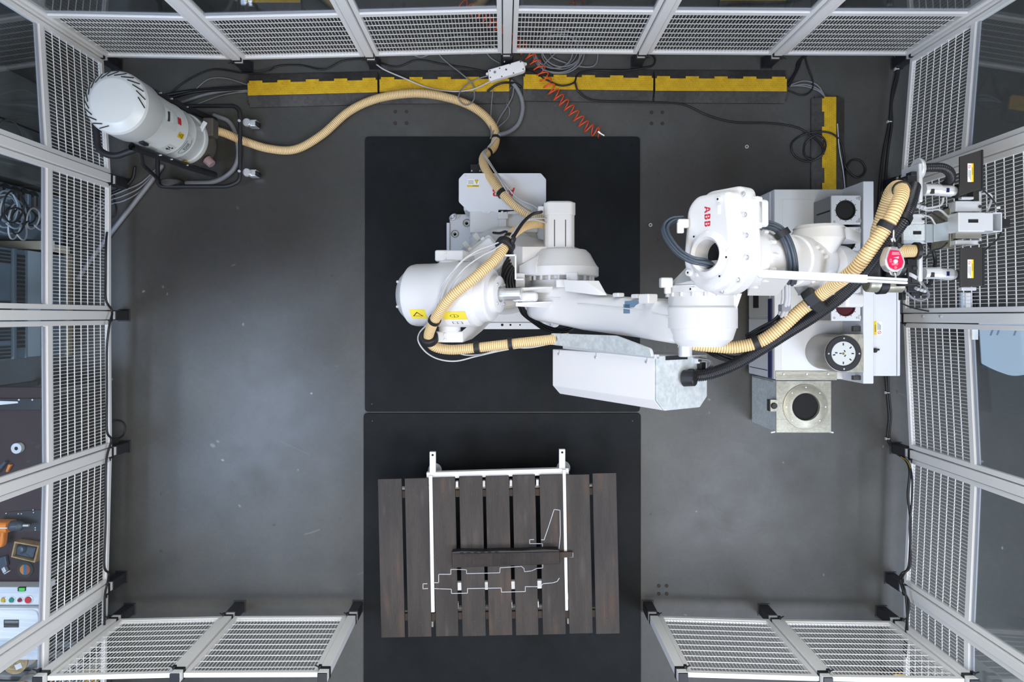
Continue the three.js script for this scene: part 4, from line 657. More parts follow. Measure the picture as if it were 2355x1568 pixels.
// ---------------------------------------------------------------- outside the left fence
{
  const XC = -3.33;
  const cab = (z0, z1, h, mat, name, label, x = XC) => { const t = thing(name, label, 'cabinet', v3(x - 0.3, 0, (z0 + z1) / 2)); part(t, 'carcass', bb(x - 0.6, x, 0.02, h, z0, z1, 0.008), mat); return t; };
  const a = cab(-1.66, -0.93, 1.02, M.greyCab, 'grey_cabinet', 'dark grey control cabinet outside the left fence behind the vacuum cleaner'); part(a, 'top_band', bb(XC - 0.61, XC + 0.008, 0.95, 1.03, -1.665, -0.925, 0.006), M.greyCab); part(a, 'door_seam', bb(XC - 0.001, XC + 0.003, 0.05, 0.92, -1.32, -1.31, 0.001), M.gap);
  { const g = new THREE.TorusGeometry(0.12, 0.006, 6, 40); g.rotateY(PI / 2); part(a, 'reflection_ring', at(g, XC + 0.004, 0.62, -1.2), M.greyCab); }  // raised ring modelled in place of a circular reflection on the cabinet
  const b = cab(-0.90, -0.545, 0.95, M.blueCab, 'socket_cabinet', 'blue grey cabinet with round plug sockets and tangled cables outside the fence', XC - 0.03);
  for (let i = 0; i < 5; i++) { const z = -0.86, y = 0.40 + i * 0.09, m = part(b, 'plug', [at(rbox(0.07, 0.055, 0.09, 0.008), XC + 0.0, y, z + 0.055)], i % 2 ? M.blueCab : M.greyCab); part(m, 'collar', cyl(v3(XC + 0.0, y, z + 0.01), v3(XC + 0.02, y, z - 0.0), 0.034), M.black); part(m, 'band', at(rbox(0.074, 0.012, 0.07, 0.003), XC + 0.002, y + 0.01, z + 0.05), i % 2 ? M.paleBlue : M.black); }
  const loops = [];
  for (let i = 0; i < 9; i++) { const pts = []; const cz = -0.72 + rnd() * 0.1, cy = 0.42 + rnd() * 0.4, ry = 0.08 + rnd() * 0.13, rz = 0.05 + rnd() * 0.07, a0 = rnd() * 6; for (let k = 0; k < 22; k++) { const q = a0 + k / 14 * 2 * PI; pts.push(v3(XC + 0.05 + 0.012 * i + 0.02 * Math.sin(q * 1.3), cy + ry * Math.cos(q) + k * 0.004, cz + rz * Math.sin(q))); } loops.push(pts); }
  for (let k = 0; k < 3; k++) [0, 1, 2].map((m) => loops[m * 3 + k]).sort((a, b) => a.reduce((q, p) => q + p.y, 0) - b.reduce((q, p) => q + p.y, 0)).forEach((pts, m) => {
    const col = ['pale blue', 'white', 'black'][k];
    solo('looped_cable', tube(pts, 0.0058), [M.paleBlue, M.paleCable, M.cable][k], `${col} looped cable in the tangle, ${['lowest', 'middle', 'highest'][m]} of three ${col} ones`, 'cable', undefined, col + ' cables in the tangle outside the left fence');
  });
  const tr = thing('cable_trunking', 'pale beige trunking strip standing between the cabinets outside the left fence', 'trunking', v3(XC + 0.05, 0, -0.5)); part(tr, 'channel', [bb(XC - 0.5, XC + 0.10, 0.34, 0.39, -0.535, -0.475, 0.004), bb(XC - 0.02, XC + 0.02, 0.02, 0.34, -0.53, -0.48, 0.003)], std(lin(0.62, 0.58, 0.48), 0.6)); part(tr, 'end_cap', bb(XC + 0.095, XC + 0.112, 0.335, 0.395, -0.54, -0.47, 0.003), M.white);
  const d = cab(-0.46, 0.295, 0.96, M.blueCab, 'louvred_cabinet', 'blue grey cabinet with black louvres and a pale lower panel outside the left fence');
  part(d, 'pale_panel', bb(XC - 0.001, XC + 0.012, 0.335, 0.475, -0.46, 0.285, 0.004), M.paleBlue); part(d, 'frame_bar', [bb(XC, XC + 0.02, 0.585, 0.615, -0.46, 0.29, 0.004), bb(XC, XC + 0.016, 0.475, 0.49, -0.46, 0.29, 0.003)], M.blueCab);
  for (let i = 0; i < 22; i++) { const z = -0.42 + i * 0.0295; if (Math.abs(z + 0.02) < 0.05) continue; part(d, 'louvre', bb(XC, XC + 0.014, 0.495, 0.57, z, z + 0.016, 0.003), M.darkSteel); }
  for (const za of [-0.44, -0.10, 0.08, 0.2]) for (let i = 0; i < 4; i++) part(d, 'louvre', bb(XC, XC + 0.012, 0.63, 0.74, za + i * 0.024, za + i * 0.024 + 0.012, 0.002), M.darkSteel);
  part(d, 'plinth', bb(XC - 0.58, XC + 0.03, 0.0, 0.05, -0.47, 0.30, 0.006), std(lin(0.3, 0.27, 0.2), 0.6));
  // work table with tools
  const ht = 0.76, p0 = P(-120, 890, ht), p1 = P(99, 1352, ht);
  const t = thing('work_table', 'dark brown topped work table outside the left fence', 'table', v3((p0.x + p1.x) / 2, 0, (p0.z + p1.z) / 2));
  part(t, 'table_top', bb(p0.x, p1.x, ht - 0.03, ht, p0.z, p1.z, 0.004), M.tabletop); for (const [x, z] of [[p0.x + 0.05, p0.z + 0.05], [p1.x - 0.05, p0.z + 0.05], [p0.x + 0.05, p1.z - 0.05], [p1.x - 0.05, p1.z - 0.05]]) part(t, 'leg', bb(x - 0.02, x + 0.02, 0, ht - 0.028, z - 0.02, z + 0.02, 0.003), M.greyCab);
  const s1 = thing('stud_plate', 'flat black plate with two studs lying on the work table', 'plate', P(40, 930, ht)); part(s1, 'plate', pbox(-60, 94, 916, 943, ht + 0.012, 0.0115, 0.003), M.cable); for (const x of [45, 76]) { const p = P(x, 919, ht + 0.012); part(s1, 'stud', cyl(p, p.clone().setY(ht + 0.02), 0.006), M.chrome); }
  solo('white_blade', prism([[-30, 921], [40, 923], [41, 927], [-30, 934]], ht + 0.019, 0.006, 0.001), M.white, 'pointed white strip lying on the black studded plate', 'strip');
  const ro = thing('tape_roll', 'small white roll of tape with a dark hole on the brown table', 'tape', P(44, 1029, ht)); { const p = P(45, 1029, ht); part(ro, 'roll', lathe([[0.012, 0], [0.034, 0], [0.034, 0.03], [0.012, 0.03]], v3(p.x, ht + 0.001, p.z), Y, 32), M.cabinetWhite); part(ro, 'core', at(new THREE.CylinderGeometry(0.0125, 0.0125, 0.029, 20), p.x, ht + 0.0163, p.z), M.gap); }
  const kn = thing('utility_knife', 'yellow and black hand knife on the table corner', 'knife', P(8, 1078, ht)); part(kn, 'handle', prism([[-12, 1082], [2, 1066], [10, 1060], [13, 1064], [2, 1078], [-8, 1090]], ht + 0.03, 0.028, 0.006), M.blueCable); part(kn, 'trigger', prism([[12, 1084], [18, 1068], [26, 1069], [22, 1075], [16, 1086]], ht + 0.026, 0.022, 0.004), M.orange);
  const dr = thing('power_drill', 'orange cordless drill with black chuck lying on the brown table', 'drill', P(30, 1210, ht)); { const A = P(-10, 1209, ht + 0.06), B = P(26, 1209, ht + 0.06), C = P(46, 1209, ht + 0.06), D = P(54, 1208, ht + 0.06), E = P(67, 1208, ht + 0.06); part(dr, 'motor_body', loft([{ c: A, u: v3(0, 0, 0.036), v: v3(0, 0.05, 0), e: 4 }, { c: B, u: v3(0, 0, 0.035), v: v3(0, 0.05, 0), e: 4 }]), M.orange); part(dr, 'chuck', [cyl(B, C, 0.034, 0.031), cyl(C, D, 0.03, 0.018)], M.blueCable); part(dr, 'bit', cyl(D, E, 0.01, 0.009), M.chrome); part(dr, 'handle', prism(rounded([[-10, 1216], [8, 1218], [6, 1248], [2, 1260], [-12, 1260]], 4), ht + 0.085, 0.05, 0.012), M.orange); part(dr, 'print_stripe', pbox(-12, 16, 1213, 1215.5, ht + 0.112, 0.003, 0.001), M.white); }
  const pl = thing('black_tray', 'flat black tool tray under the orange drill', 'tray', P(60, 1205, ht)); part(pl, 'base', prism(rounded([[17, 1177], [94, 1172], [94, 1222], [20, 1224]], 3), ht + 0.006, 0.0058, 0.002), M.cable); for (const [x, y] of [[77, 1172], [78, 1178], [43, 1181], [50, 1181], [82, 1213], [82, 1218], [15, 1180]]) { const p = P(x, y, ht + 0.006); part(pl, 'stud', cyl(p, p.clone().setY(ht + 0.011), 0.004), M.chrome); }
  const bx = thing('open_box', 'small open cardboard box holding a dark blue part', 'box', P(54, 1270, ht)); { const o = [[33, 1245], [90, 1255], [80, 1294], [25, 1281]], inn = o.map(([x, y]) => [57 + (x - 57) * 0.9, 1269 + (y - 1269) * 0.88]); part(bx, 'tray', [prism(o, ht + 0.065, 0.064, 0.002, [inn]), prism(o, ht + 0.006, 0.005, 0.001)], M.card); part(bx, 'contents', [prism(rounded(inn.map(([x, y]) => [57 + (x - 57) * 0.85, 1269 + (y - 1269) * 0.85]), 4), ht + 0.04, 0.034, 0.012), (() => { const q = P(50, 1262, ht + 0.045); return lathe([[0, 0.03], [0.02, 0.026], [0.03, 0.012], [0.032, 0]], v3(q.x, ht + 0.035, q.z), Y, 24); })()], M.blueCable); }
  const gd = thing('grinding_disc', 'thin grinding disc with an orange and blue printed centre on the table', 'disc', P(59, 1309, ht)); { const p = P(59, 1309, ht); part(gd, 'disc', at(new THREE.CylinderGeometry(0.053, 0.053, 0.004, 48), p.x, ht + 0.003, p.z), std(lin(0.035, 0.04, 0.03), 0.7)); part(gd, 'printed_label', at(new THREE.CylinderGeometry(0.034, 0.034, 0.001, 40), p.x, ht + 0.0056, p.z), std(0xffffff, 0.6, 0, { map: canvasTex(128, 128, (c) => { c.fillStyle = '#a8512a'; c.fillRect(0, 0, 128, 128); c.fillStyle = '#1d6a92'; c.fillRect(0, 46, 128, 36); c.fillStyle = '#c87c30'; c.fillRect(0, 82, 128, 46); }) })); }
  const cl = thing('hand_clamp', 'small blue and steel clamp at the table edge', 'clamp', P(8, 1308, ht)); part(cl, 'jaw', [prism([[2, 1308], [9, 1303], [14, 1314], [7, 1319]], ht + 0.03, 0.028, 0.003), prism([[8, 1319], [22, 1311], [22, 1314], [10, 1321]], ht + 0.02, 0.016, 0.002)], M.chrome); part(cl, 'grip', [prism([[-10, 1285], [12, 1278], [16, 1300], [-2, 1312]], ht + 0.026, 0.024, 0.005)], M.blueCable);
  // control console
  const co = thing('control_console', 'white push button console with four coloured buttons beside the table', 'control box', v3(-3.2, 0, 1.84)); const hc = 0.82;
  part(co, 'pedestal', bb(-3.9, -3.34, 0.02, 0.70, 1.80, 2.28, 0.008), M.greyCab); part(co, 'shelf_arm', bb(-3.9, -3.05, 0.68, 0.70, 1.80, 2.28, 0.004), M.cabinetWhite);
  part(co, 'back_step', pbox(-60, 95, 1350, 1364, hc + 0.03, 0.14, 0.005), M.cabinetWhite); part(co, 'button_panel', pbox(-60, 92, 1362, 1391, hc, 0.12, 0.006), M.box);
  { const p = pbox(40, 57, 1351, 1360, hc + 0.042, 0.02, 0.003); const m = part(co, 'lamp_housing', p, M.black); part(m, 'green_lens', pbox(43, 56, 1352, 1359, hc + 0.045, 0.006, 0.002), std(lin(0.05, 0.5, 0.06), 0.3, 0, { emissive: lin(0.05, 0.6, 0.08), emissiveIntensity: 0.35 })); }
  for (const [x, r, c, n] of [[10, 0.014, lin(0.75, 0.45, 0.03), 'yellow'], [29, 0.016, lin(0.02, 0.28, 0.2), 'green'], [48, 0.013, lin(0.25, 0.01, 0.025), 'dark red'], [67, 0.021, lin(0.7, 0.02, 0.03), 'red']]) { const p = P(x, 1378, hc), m = part(co, 'button', [cyl(p, p.clone().setY(hc + 0.018), r, r * 0.9, 28)], std(c, 0.35), n + ' push button'); part(m, 'bezel', lathe([[r, 0], [r * 1.3, 0], [r * 1.3, 0.005], [r, 0.007]], p, Y, 28), n === 'yellow' ? M.chrome : M.alu); }
  const ca = thing('tool_case', 'white rounded plastic case with a dark recessed handle behind the left fence', 'case', v3(-3.2, 0.7, 2.05)); part(ca, 'shell', prism(rounded([[-60, 1396], [90, 1397], [94, 1420], [94, 1474], [-60, 1476]], 10), 0.80, 0.098, 0.02), M.box); part(ca, 'shell_rim', prism(rounded([[-60, 1402], [84, 1403], [88, 1422], [88, 1468], [-60, 1470]], 10), 0.806, 0.008, 0.003), M.box); part(ca, 'handle_recess', pbox(8, 43, 1425, 1443, 0.8085, 0.006, 0.002), M.darkSteel); part(ca, 'handle', pbox(10, 41, 1428, 1433, 0.814, 0.006, 0.002), M.greyCable);
  // cable reels on the floor stand
  const reel = (x, y, h, tall, r, a, label) => {
    const T = P(x, y, h), q = thing('cable_reel', label, 'reel', T.clone().setY(h - tall)), c0 = (lo, hi, k) => cyl(v3(T.x, lo, T.z), v3(T.x, hi, T.z), k, k, 48, 0.01);
    part(q, 'flange', c0(h - 0.012, h, r), M.card); part(q, 'flange', c0(h - tall, h - tall + 0.012, r), M.card); part(q, 'flange', c0(h - tall * 0.52, h - tall * 0.52 + 0.01, r), M.card);
    part(q, 'winding', c0(h - tall + 0.011, h - 0.011, r * 0.95), M.white); part(q, 'core_hole', c0(h - 0.002, h + 0.0008, 0.016), M.gap);
    part(q, 'paper_label', at(box(0.045, 0.001, 0.034), T.x + 0.045 * Math.cos(a), h + 0.001, T.z + 0.045 * Math.sin(a), 0, 0.4, 0), M.box);
  };
  reel(33, 1520, 0.63, 0.23, 0.088, 0.9, 'cardboard cable reel with white winding and paper label, upper one'); reel(48, 1596, 0.60, 0.20, 0.088, 1.6, 'cardboard cable reel with white winding at the bottom left, below the labelled one');
  const rs = thing('reel_shelf', 'dark slatted shelf carrying the cable reels', 'shelf', v3(-3.15, 0, 2.5)); for (let i = 0; i < 9; i++) part(rs, 'slat', bb(-3.6, -2.98, 0.38, 0.40, 2.30 + i * 0.07, 2.345 + i * 0.07, 0.003), M.greyCab); for (const [x, z] of [[-3.58, 2.31], [-3.0, 2.31], [-3.58, 2.9], [-3.0, 2.9]]) part(rs, 'leg', bb(x - 0.015, x + 0.015, 0, 0.385, z - 0.015, z + 0.015, 0.003), M.greyCab);
  // pale sheet outside on the right, built for an unidentified pale shape
  const pb = thing('pale_sheet', 'pale blue rounded sheet on supports outside the right fence', 'board', P(2310, 800, 0)); const hB = 0.32; part(pb, 'sheet', prism(rounded([[2252, 740], [2420, 735], [2420, 830], [2380, 858], [2330, 866], [2290, 852], [2258, 836]], [4, 4, 20, 20, 16, 14, 4]), hB, 0.012, 0.003), M.paleBlue); for (const [x, y] of [[2283, 757], [2298, 756], [2337, 757]]) part(pb, 'slot', prism([[x - 2, y], [x + 3, y], [x - 3, y + 15], [x - 7, y + 14]], hB + 0.001, 0.002, 0.0005), M.blueCab); for (const [x, y] of [[2290, 770], [2400, 770], [2330, 850]]) { const p = P(x, y, hB); part(pb, 'support', cyl(v3(p.x, 0, p.z), v3(p.x, hB - 0.011, p.z), 0.012), M.blueCab); }
}

// ---------------------------------------------------------------- industrial robot
const A2 = v3(0.372, 0.80, -0.10), A3 = v3(0.992, 1.80, 0.03);
const AD = v3(0.527, 0.85, 0).normalize(), AN = v3(-AD.y, AD.x, 0);     // along the lower arm; its upper-left face
const onArm = (t, n, z) => v3(A2.x + AD.x * t + AN.x * n, A2.y + AD.y * t + AN.y * n, z);
const OH = v3(0.905, 2.2, -0.273), UD = v3(0.829, -0.559, 0).normalize(), UE = v3(-UD.y, UD.x, 0);  // hollow rear end, axis of the upper arm
const onUp = (s, e, z) => v3(OH.x + UD.x * s + UE.x * e, OH.y + UD.y * s + UE.y * e, OH.z + z);
const logoTex = canvasTex(512, 200, (c, w, h) => { c.fillStyle = '#000'; c.fillRect(0, 0, w, h); c.fillStyle = '#fff'; c.font = 'bold 236px sans-serif'; c.textBaseline = 'alphabetic'; c.textAlign = 'left'; let x = 4; for (const ch of 'ABB') { const m = c.measureText(ch).width; c.save(); c.translate(x, 190); c.scale(162 / m, 1.08); c.fillText(ch, 0, 0); c.restore(); c.fillStyle = '#000'; c.fillRect(x + 78, 0, 8, h); c.fillStyle = '#fff'; x += 172; } c.fillStyle = '#000'; c.fillRect(0, 96, w, 8); }, false);
const logoMat = new THREE.MeshStandardMaterial({ color: lin(0.62, 0.012, 0.03), roughness: 0.4, alphaMap: logoTex, transparent: true });
const logo = (parent, w, h, o, ex, ey) => { const g = new THREE.PlaneGeometry(w, h), n = ex.clone().cross(ey).normalize(); frame(g, o, ex, ey, n); part(parent, 'lettering', g, logoMat, 'red ABB lettering'); };
{
  const t = thing('industrial_robot', 'large white articulated robot arm bolted to the black floor plate', 'robot', v3(0, 0.016, -0.34));
  const fl = 0.016;
  // foot plate with holes and bushings
  const hb = 0.085, plate = rounded([[1034, 499], [1047, 492], [1085, 492], [1095, 520], [1200, 500], [1290, 540], [1294, 735], [1283, 752], [1240, 757], [1085, 757], [1030, 690], [1034, 590]], 6);
  const holes = [[1073, 513, 6.5], [1046, 538, 6.5], [1044, 517, 3], [1255, 738, 5], [1242, 730, 6]].map(([x, y, r]) => circ(x, y, r, 24));
  const bp = part(t, 'base_plate', prism(plate, hb, hb - fl - 0.001, 0.008, holes), M.cast);
  for (const [x, y] of [[1073, 513], [1046, 538], [1242, 730]]) { const p = P(x, y, hb); part(bp, 'bushing', lathe([[0.021, -0.03], [0.021, 0.004], [0.026, 0.006], [0.030, 0.004], [0.031, -0.002]], p, Y, 32), M.steel); }
  part(bp, 'side_flange', [pbox(1027, 1034, 512, 600, 0.10, 0.08, 0.003)], M.robot); part(bp, 'front_rail', [pbox(1082, 1248, 742, 756, 0.10, 0.08, 0.003)], M.robot); for (const [x, r] of [[1155, 0.010], [1174, 0.008], [1196, 0.006]]) { const p = P(x, 747, 0.1005); part(bp, 'hole', at(new THREE.CylinderGeometry(r, r, 0.001, 18), p.x, 0.1005, p.z), M.gap); }
  for (const [x, y, a] of [[1042, 499, 0.5], [1268, 742, 1.4]]) { const p = P(x, y, 0.12), g = new THREE.TorusGeometry(0.026, 0.008, 8, 24); part(bp, 'lifting_eye', [at(g, p.x, 0.118, p.z, 0.9, a, 0), cyl(v3(p.x, 0.08, p.z), v3(p.x, 0.105, p.z), 0.012)], M.alu); }
  // pedestal
  const C1 = v3(0.0, 0, -0.34);
  part(t, 'pedestal', [lathe([[0.33, 0.084], [0.33, 0.12], [0.30, 0.16], [0.27, 0.26], [0.275, 0.34], [0.265, 0.36], [0, 0.361]], v3(C1.x, 0, C1.z), Y, 56), hull([v3(-0.24, 0.09, -0.62), v3(0.24, 0.09, -0.62), v3(-0.2, 0.33, -0.6), v3(0.2, 0.33, -0.6), v3(-0.25, 0.09, -0.34), v3(0.25, 0.09, -0.34), v3(-0.22, 0.34, -0.36), v3(0.22, 0.34, -0.36)])], M.cast);
  const ribs = []; for (let i = 0; i < 7; i++) { const a = PI * (0.95 + i * 0.1); ribs.push(at(rbox(0.10, 0.012, 0.03, 0.003), C1.x + 0.30 * Math.cos(a), 0.20, C1.z + 0.30 * Math.sin(a), 0, -a, 0.5)); } part(t, 'pedestal_rib', ribs, M.cast);
  // cable connection cover at the back with upside-down lettering
  const hc = 0.45, cov = rounded([[1055, 411], [1067, 398], [1244, 398], [1256, 412], [1256, 463], [1240, 481], [1148, 489], [1130, 486], [1126, 490], [1112, 490], [1108, 486], [1078, 487], [1055, 464]], 3);
  const cv = part(t, 'connection_cover', prism(cov, hc, 0.012, 0.003), M.cabinetWhite);
  part(t, 'connection_box', [pbox(1066, 1246, 404, 484, hc - 0.012, 0.30, 0.012)], M.cast);
  part(t, 'cover_bridge', [pbox(1080, 1238, 478, 535, 0.40, 0.25, 0.012), hull([...ringPts(v3(0, 0.36, -0.34), X, Z, 0.26, 24), ...ringPts(v3(0, 0.30, -0.34), X, Z, 0.3, 24), v3(-0.2, 0.38, -0.66), v3(0.22, 0.38, -0.66)])], M.cast);
  for (const [x, y] of [[1071, 404], [1239, 404], [1118, 487]]) { const p = P(x, y, hc); part(cv, 'cover_screw', cyl(p, p.clone().setY(hc + 0.005), 0.006, 0.005, 10), M.alu); }
  { const p = P(1158, 441.5, hc + 0.0012); logo(cv, 0.163, 0.067, p, v3(-1, 0, 0), v3(0, 0, 1)); }
  { const p = P(1088, 421, hc); sticker(cv, 'warning_label', (c, w, h) => { c.fillStyle = '#eef0ee'; c.fillRect(0, 0, w, h); c.fillStyle = '#e3c41c'; c.fillRect(0, 0, w, h * 0.28); c.fillStyle = '#4a4a40'; c.fillRect(10, h * 0.1, w * 0.5, 8); c.fillStyle = '#7c8084'; for (let i = 0; i < 3; i++) c.fillRect(w * 0.46, h * (0.42 + i * 0.16), w * 0.46, 8); c.fillStyle = '#e3c41c'; c.strokeStyle = '#27241a'; c.lineWidth = 5; c.beginPath(); c.moveTo(w * 0.2, h * 0.4); c.lineTo(w * 0.34, h * 0.9); c.lineTo(w * 0.06, h * 0.9); c.closePath(); c.fill(); c.stroke(); }, 0.083, 0.056, p.clone().setY(hc + 0.0008), v3(-1, 0, 0), v3(0, 0, 1)); }
  part(t, 'cable_bracket', [pbox(1082, 1108, 378, 400, 0.20, 0.006, 0.002)], M.black); for (const x of [1085, 1104]) { const p = P(x, 393, 0.2); part(t, 'bracket_screw', cyl(p, p.clone().setY(0.206), 0.006), M.chrome); }
  // bracket and small castings on the pedestal
  part(t, 'stop_block', [pbox(1144, 1169, 480, 503, 0.45, 0.07, 0.006), pbox(1165, 1196, 482, 492, 0.45, 0.03, 0.003), pbox(1147, 1165, 502, 528, 0.43, 0.06, 0.006)], M.cast); { const p = P(1155, 489, 0.451); part(t, 'stop_screw', cyl(p, p.clone().setY(0.458), 0.011), M.alu); }
  // rotating column, motor of the first axis with its tabs
  part(t, 'rotating_column', [lathe([[0.27, 0.37], [0.285, 0.38], [0.285, 0.45], [0.27, 0.47], [0, 0.471]], v3(C1.x, 0, C1.z), Y, 56), hull([...ringPts(v3(0.02, 0.44, -0.34), X, Z, 0.25), v3(0.12, 0.9, -0.44), v3(0.45, 0.9, -0.44), v3(0.12, 0.9, -0.34), v3(0.45, 0.9, -0.34), v3(0.10, 0.70, -0.46), v3(0.5, 0.70, -0.45)])], M.robot);
  const mq = new THREE.Quaternion().setFromAxisAngle(Y, 0.66), mo = P(1122, 592, 0.74), rot = (g) => g.applyQuaternion(mq).translate(mo.x, 0, mo.z);
  const mt = part(t, 'base_motor', [rot(at(rbox(0.19, 0.30, 0.22, 0.02, 3), 0, 0.59, 0)), rot(at(rbox(0.215, 0.045, 0.25, 0.02, 3), 0, 0.69, 0)), rot(at(rbox(0.03, 0.02, 0.03, 0.008), 0.05, 0.707, -0.118)), rot(at(rbox(0.03, 0.02, 0.03, 0.008), -0.06, 0.707, -0.118))], M.white);
  for (const [x, z] of [[-0.06, -0.165], [0.03, -0.165], [-0.145, 0.07], [-0.145, -0.04], [0.02, 0.16]]) part(mt, 'mounting_tab', rot(at(rbox(0.035, 0.012, 0.055, 0.004), x, 0.62, z, 0, Math.abs(x) > 0.1 ? PI / 2 : 0, 0)), M.cast);
  { const g = box(0.055, 0.001, 0.055); part(mt, 'warning_label', rot(at(g, 0.015, 0.7132, 0.0)), std(0xffffff, 0.5, 0, { map: canvasTex(128, 128, (c) => { c.fillStyle = '#ece04a'; c.fillRect(0, 0, 128, 128); c.strokeStyle = '#2c2a18'; c.lineWidth = 7; c.beginPath(); c.moveTo(64, 26); c.lineTo(104, 98); c.lineTo(24, 98); c.closePath(); c.stroke(); c.beginPath(); c.moveTo(70, 48); c.lineTo(58, 68); c.lineTo(70, 68); c.lineTo(60, 90); c.stroke(); }) })); }
  // balancing cylinder with its trunnion brackets
  const L0 = P(930, 676, 0.84), BD = v3(0.937, 0.35, 0.0).normalize(), Lc = v3(L0.x, 0.84, -0.134);
  const bal = part(t, 'balancing_cylinder', lathe([[0, -0.004], [0.105, 0], [0.135, 0.012], [0.172, 0.055], [0.193, 0.075], [0.198, 0.10], [0.198, 0.25], [0.202, 0.26], [0.202, 0.48], [0.196, 0.52], [0.172, 0.545], [0.165, 0.60], [0.155, 0.612], [0.118, 0.62], [0.112, 0.655], [0.102, 0.66], [0.05, 0.661], [0.048, 0.64], [0, 0.64]], Lc, BD, 64, 0.5), M.robot);
  const bu = v3(-BD.y, BD.x, 0), bc = (d) => Lc.clone().addScaledVector(BD, d);
  parts(bal, 'end_screw', bolts(bc(0.661), bu, Z, BD, 0.083, 4, 0.009, 0.008, 0.78), M.chrome);
  parts(bal, 'dome_screw', bolts(bc(0.03), bu, Z, BD.clone().negate(), 0.155, 6, 0.009, 0.010, 0.5), M.robot);
  part(bal, 'piston_rod', cyl(bc(0.63), bc(0.80), 0.037, 0.037, 28), M.chrome);
  const band = (d0, d1, ang, da, r, mat, name) => { const g = new THREE.CylinderGeometry(r, r, d1 - d0, 20, 1, true, ang - da / 2, da); g.translate(0, (d0 + d1) / 2, 0); const m4 = new THREE.Matrix4().makeBasis(Z, BD, Z.clone().cross(BD)).setPosition(Lc); g.applyMatrix4(m4); return part(bal, name, g, mat); };
  const lab = (draw, w = 256, h = 128) => std(0xffffff, 0.4, 0, { map: canvasTex(w, h, draw), side: THREE.DoubleSide });
  band(0.345, 0.50, 0.86, 0.62, 0.2032, lab((c, w, h) => { c.clearRect(0, 0, w, h); c.fillStyle = '#efeff2'; c.fillRect(0, 0, w, h); c.save(); c.translate(w, 0); c.rotate(PI / 2); c.fillStyle = '#f0dc46'; c.fillRect(0, w * 0.5, h, w * 0.5); c.strokeStyle = '#4b4726'; c.lineWidth = 4; c.beginPath(); c.arc(h / 2, w * 0.74, 22, 0, 7); c.moveTo(h / 2, w * 0.66); c.lineTo(h / 2, w * 0.8); c.strokeRect(h * 0.3, w * 0.12, h * 0.2, w * 0.2); c.strokeRect(h * 0.5, w * 0.12, h * 0.2, w * 0.2); c.stroke(); c.restore(); }), 'instruction_label');
  band(0.13, 0.235, 0.66, 0.36, 0.1992, lab((c, w, h) => { c.fillStyle = '#f0dc46'; c.fillRect(0, 0, w, h); c.strokeStyle = '#2a2716'; c.lineWidth = 9; c.beginPath(); c.moveTo(w * 0.3, h * 0.55); c.lineTo(w * 0.7, h * 0.25); c.lineTo(w * 0.7, h * 0.85); c.closePath(); c.stroke(); }), 'warning_label');
  for (const s of [-1, 1]) {
    const z0 = s < 0 ? -0.415 : 0.095, z1 = s < 0 ? -0.345 : 0.165;
    part(t, 'trunnion_bracket', [bb(-0.43, -0.25, 0.86, 0.955, z0, z1, 0.012), hull(s < 0 ? [v3(-0.26, 0.955, z0), v3(-0.26, 0.86, z0), v3(-0.26, 0.955, z1), v3(-0.26, 0.86, z1), v3(-0.22, 0.9, z0 + 0.01), v3(-0.22, 0.8, z0 + 0.01), v3(-0.21, 0.9, z1), v3(-0.19, 0.7, z1), v3(-0.16, 0.45, z0 + 0.03), v3(-0.16, 0.45, z1), v3(-0.17, 0.62, z0 + 0.03), v3(-0.17, 0.62, z1)] : [v3(-0.26, 0.955, z0), v3(-0.26, 0.86, z0), v3(-0.26, 0.955, z1), v3(-0.26, 0.86, z1), v3(-0.20, 0.88, z0), v3(-0.20, 0.78, z0 - 0.02), v3(-0.20, 0.86, z1 - 0.02), v3(-0.14, 0.70, z0 - 0.03), v3(-0.14, 0.78, z0 + 0.0), v3(-0.05, 0.50, -0.10), v3(-0.05, 0.60, -0.10), v3(-0.05, 0.5, 0.0)]), cyl(v3(-0.34, 0.91, s < 0 ? -0.35 : 0.05), v3(-0.34, 0.91, s < 0 ? -0.31 : 0.10), 0.07, 0.07, 28)], M.robot);
    parts(t, 'bracket_bolt', [0.018, 0.052].map((d) => cyl(v3(-0.365, 0.953, z0 + d), v3(-0.365, 0.962, z0 + d), 0.009, 0.008, 14)), M.robot);
  }
  // second axis: gear housing, motor
  const z0 = -0.20, a2 = v3(0.372, 0.80, 0), NZ = v3(0, 0, -1);
  part(t, 'shoulder_disc', lathe([[0, -0.02], [0.185, -0.02], [0.185, 0.03], [0.178, 0.035], [0.178, 0.06], [0, 0.061]], v3(a2.x, a2.y, z0), NZ, 48), M.robot);
  parts(t, 'flange_bolt', bolts(v3(a2.x, a2.y, z0 - 0.028), X, Y, NZ, 0.208, 22, 0.0105, 0.026), M.robot);
  part(t, 'gear_housing', [lathe([[0.19, 0.054], [0.238, 0.054], [0.243, 0.06], [0.243, 0.112], [0.238, 0.118], [0.228, 0.13], [0.19, 0.20], [0.165, 0.225], [0, 0.226]], v3(a2.x, a2.y, z0), NZ, 48, 0.4), hull([v3(0.10, 0.9, -0.26), v3(0.10, 0.7, -0.26), v3(0.10, 0.9, -0.32), v3(0.10, 0.7, -0.32), v3(0.2, 0.98, -0.26), v3(0.2, 0.98, -0.31), v3(0.25, 0.65, -0.26), v3(0.25, 0.65, -0.38), v3(0.22, 0.96, -0.38)]), at(rbox(0.07, 0.03, 0.05, 0.006), 0.42, 1.03, -0.245)], M.robot);
  const mz0 = -0.42, mz1 = -0.73, oct = rounded([[-0.095, -0.07], [-0.07, -0.095], [0.07, -0.095], [0.095, -0.07], [0.095, 0.07], [0.07, 0.095], [-0.07, 0.095], [-0.095, 0.07]], 0.012);
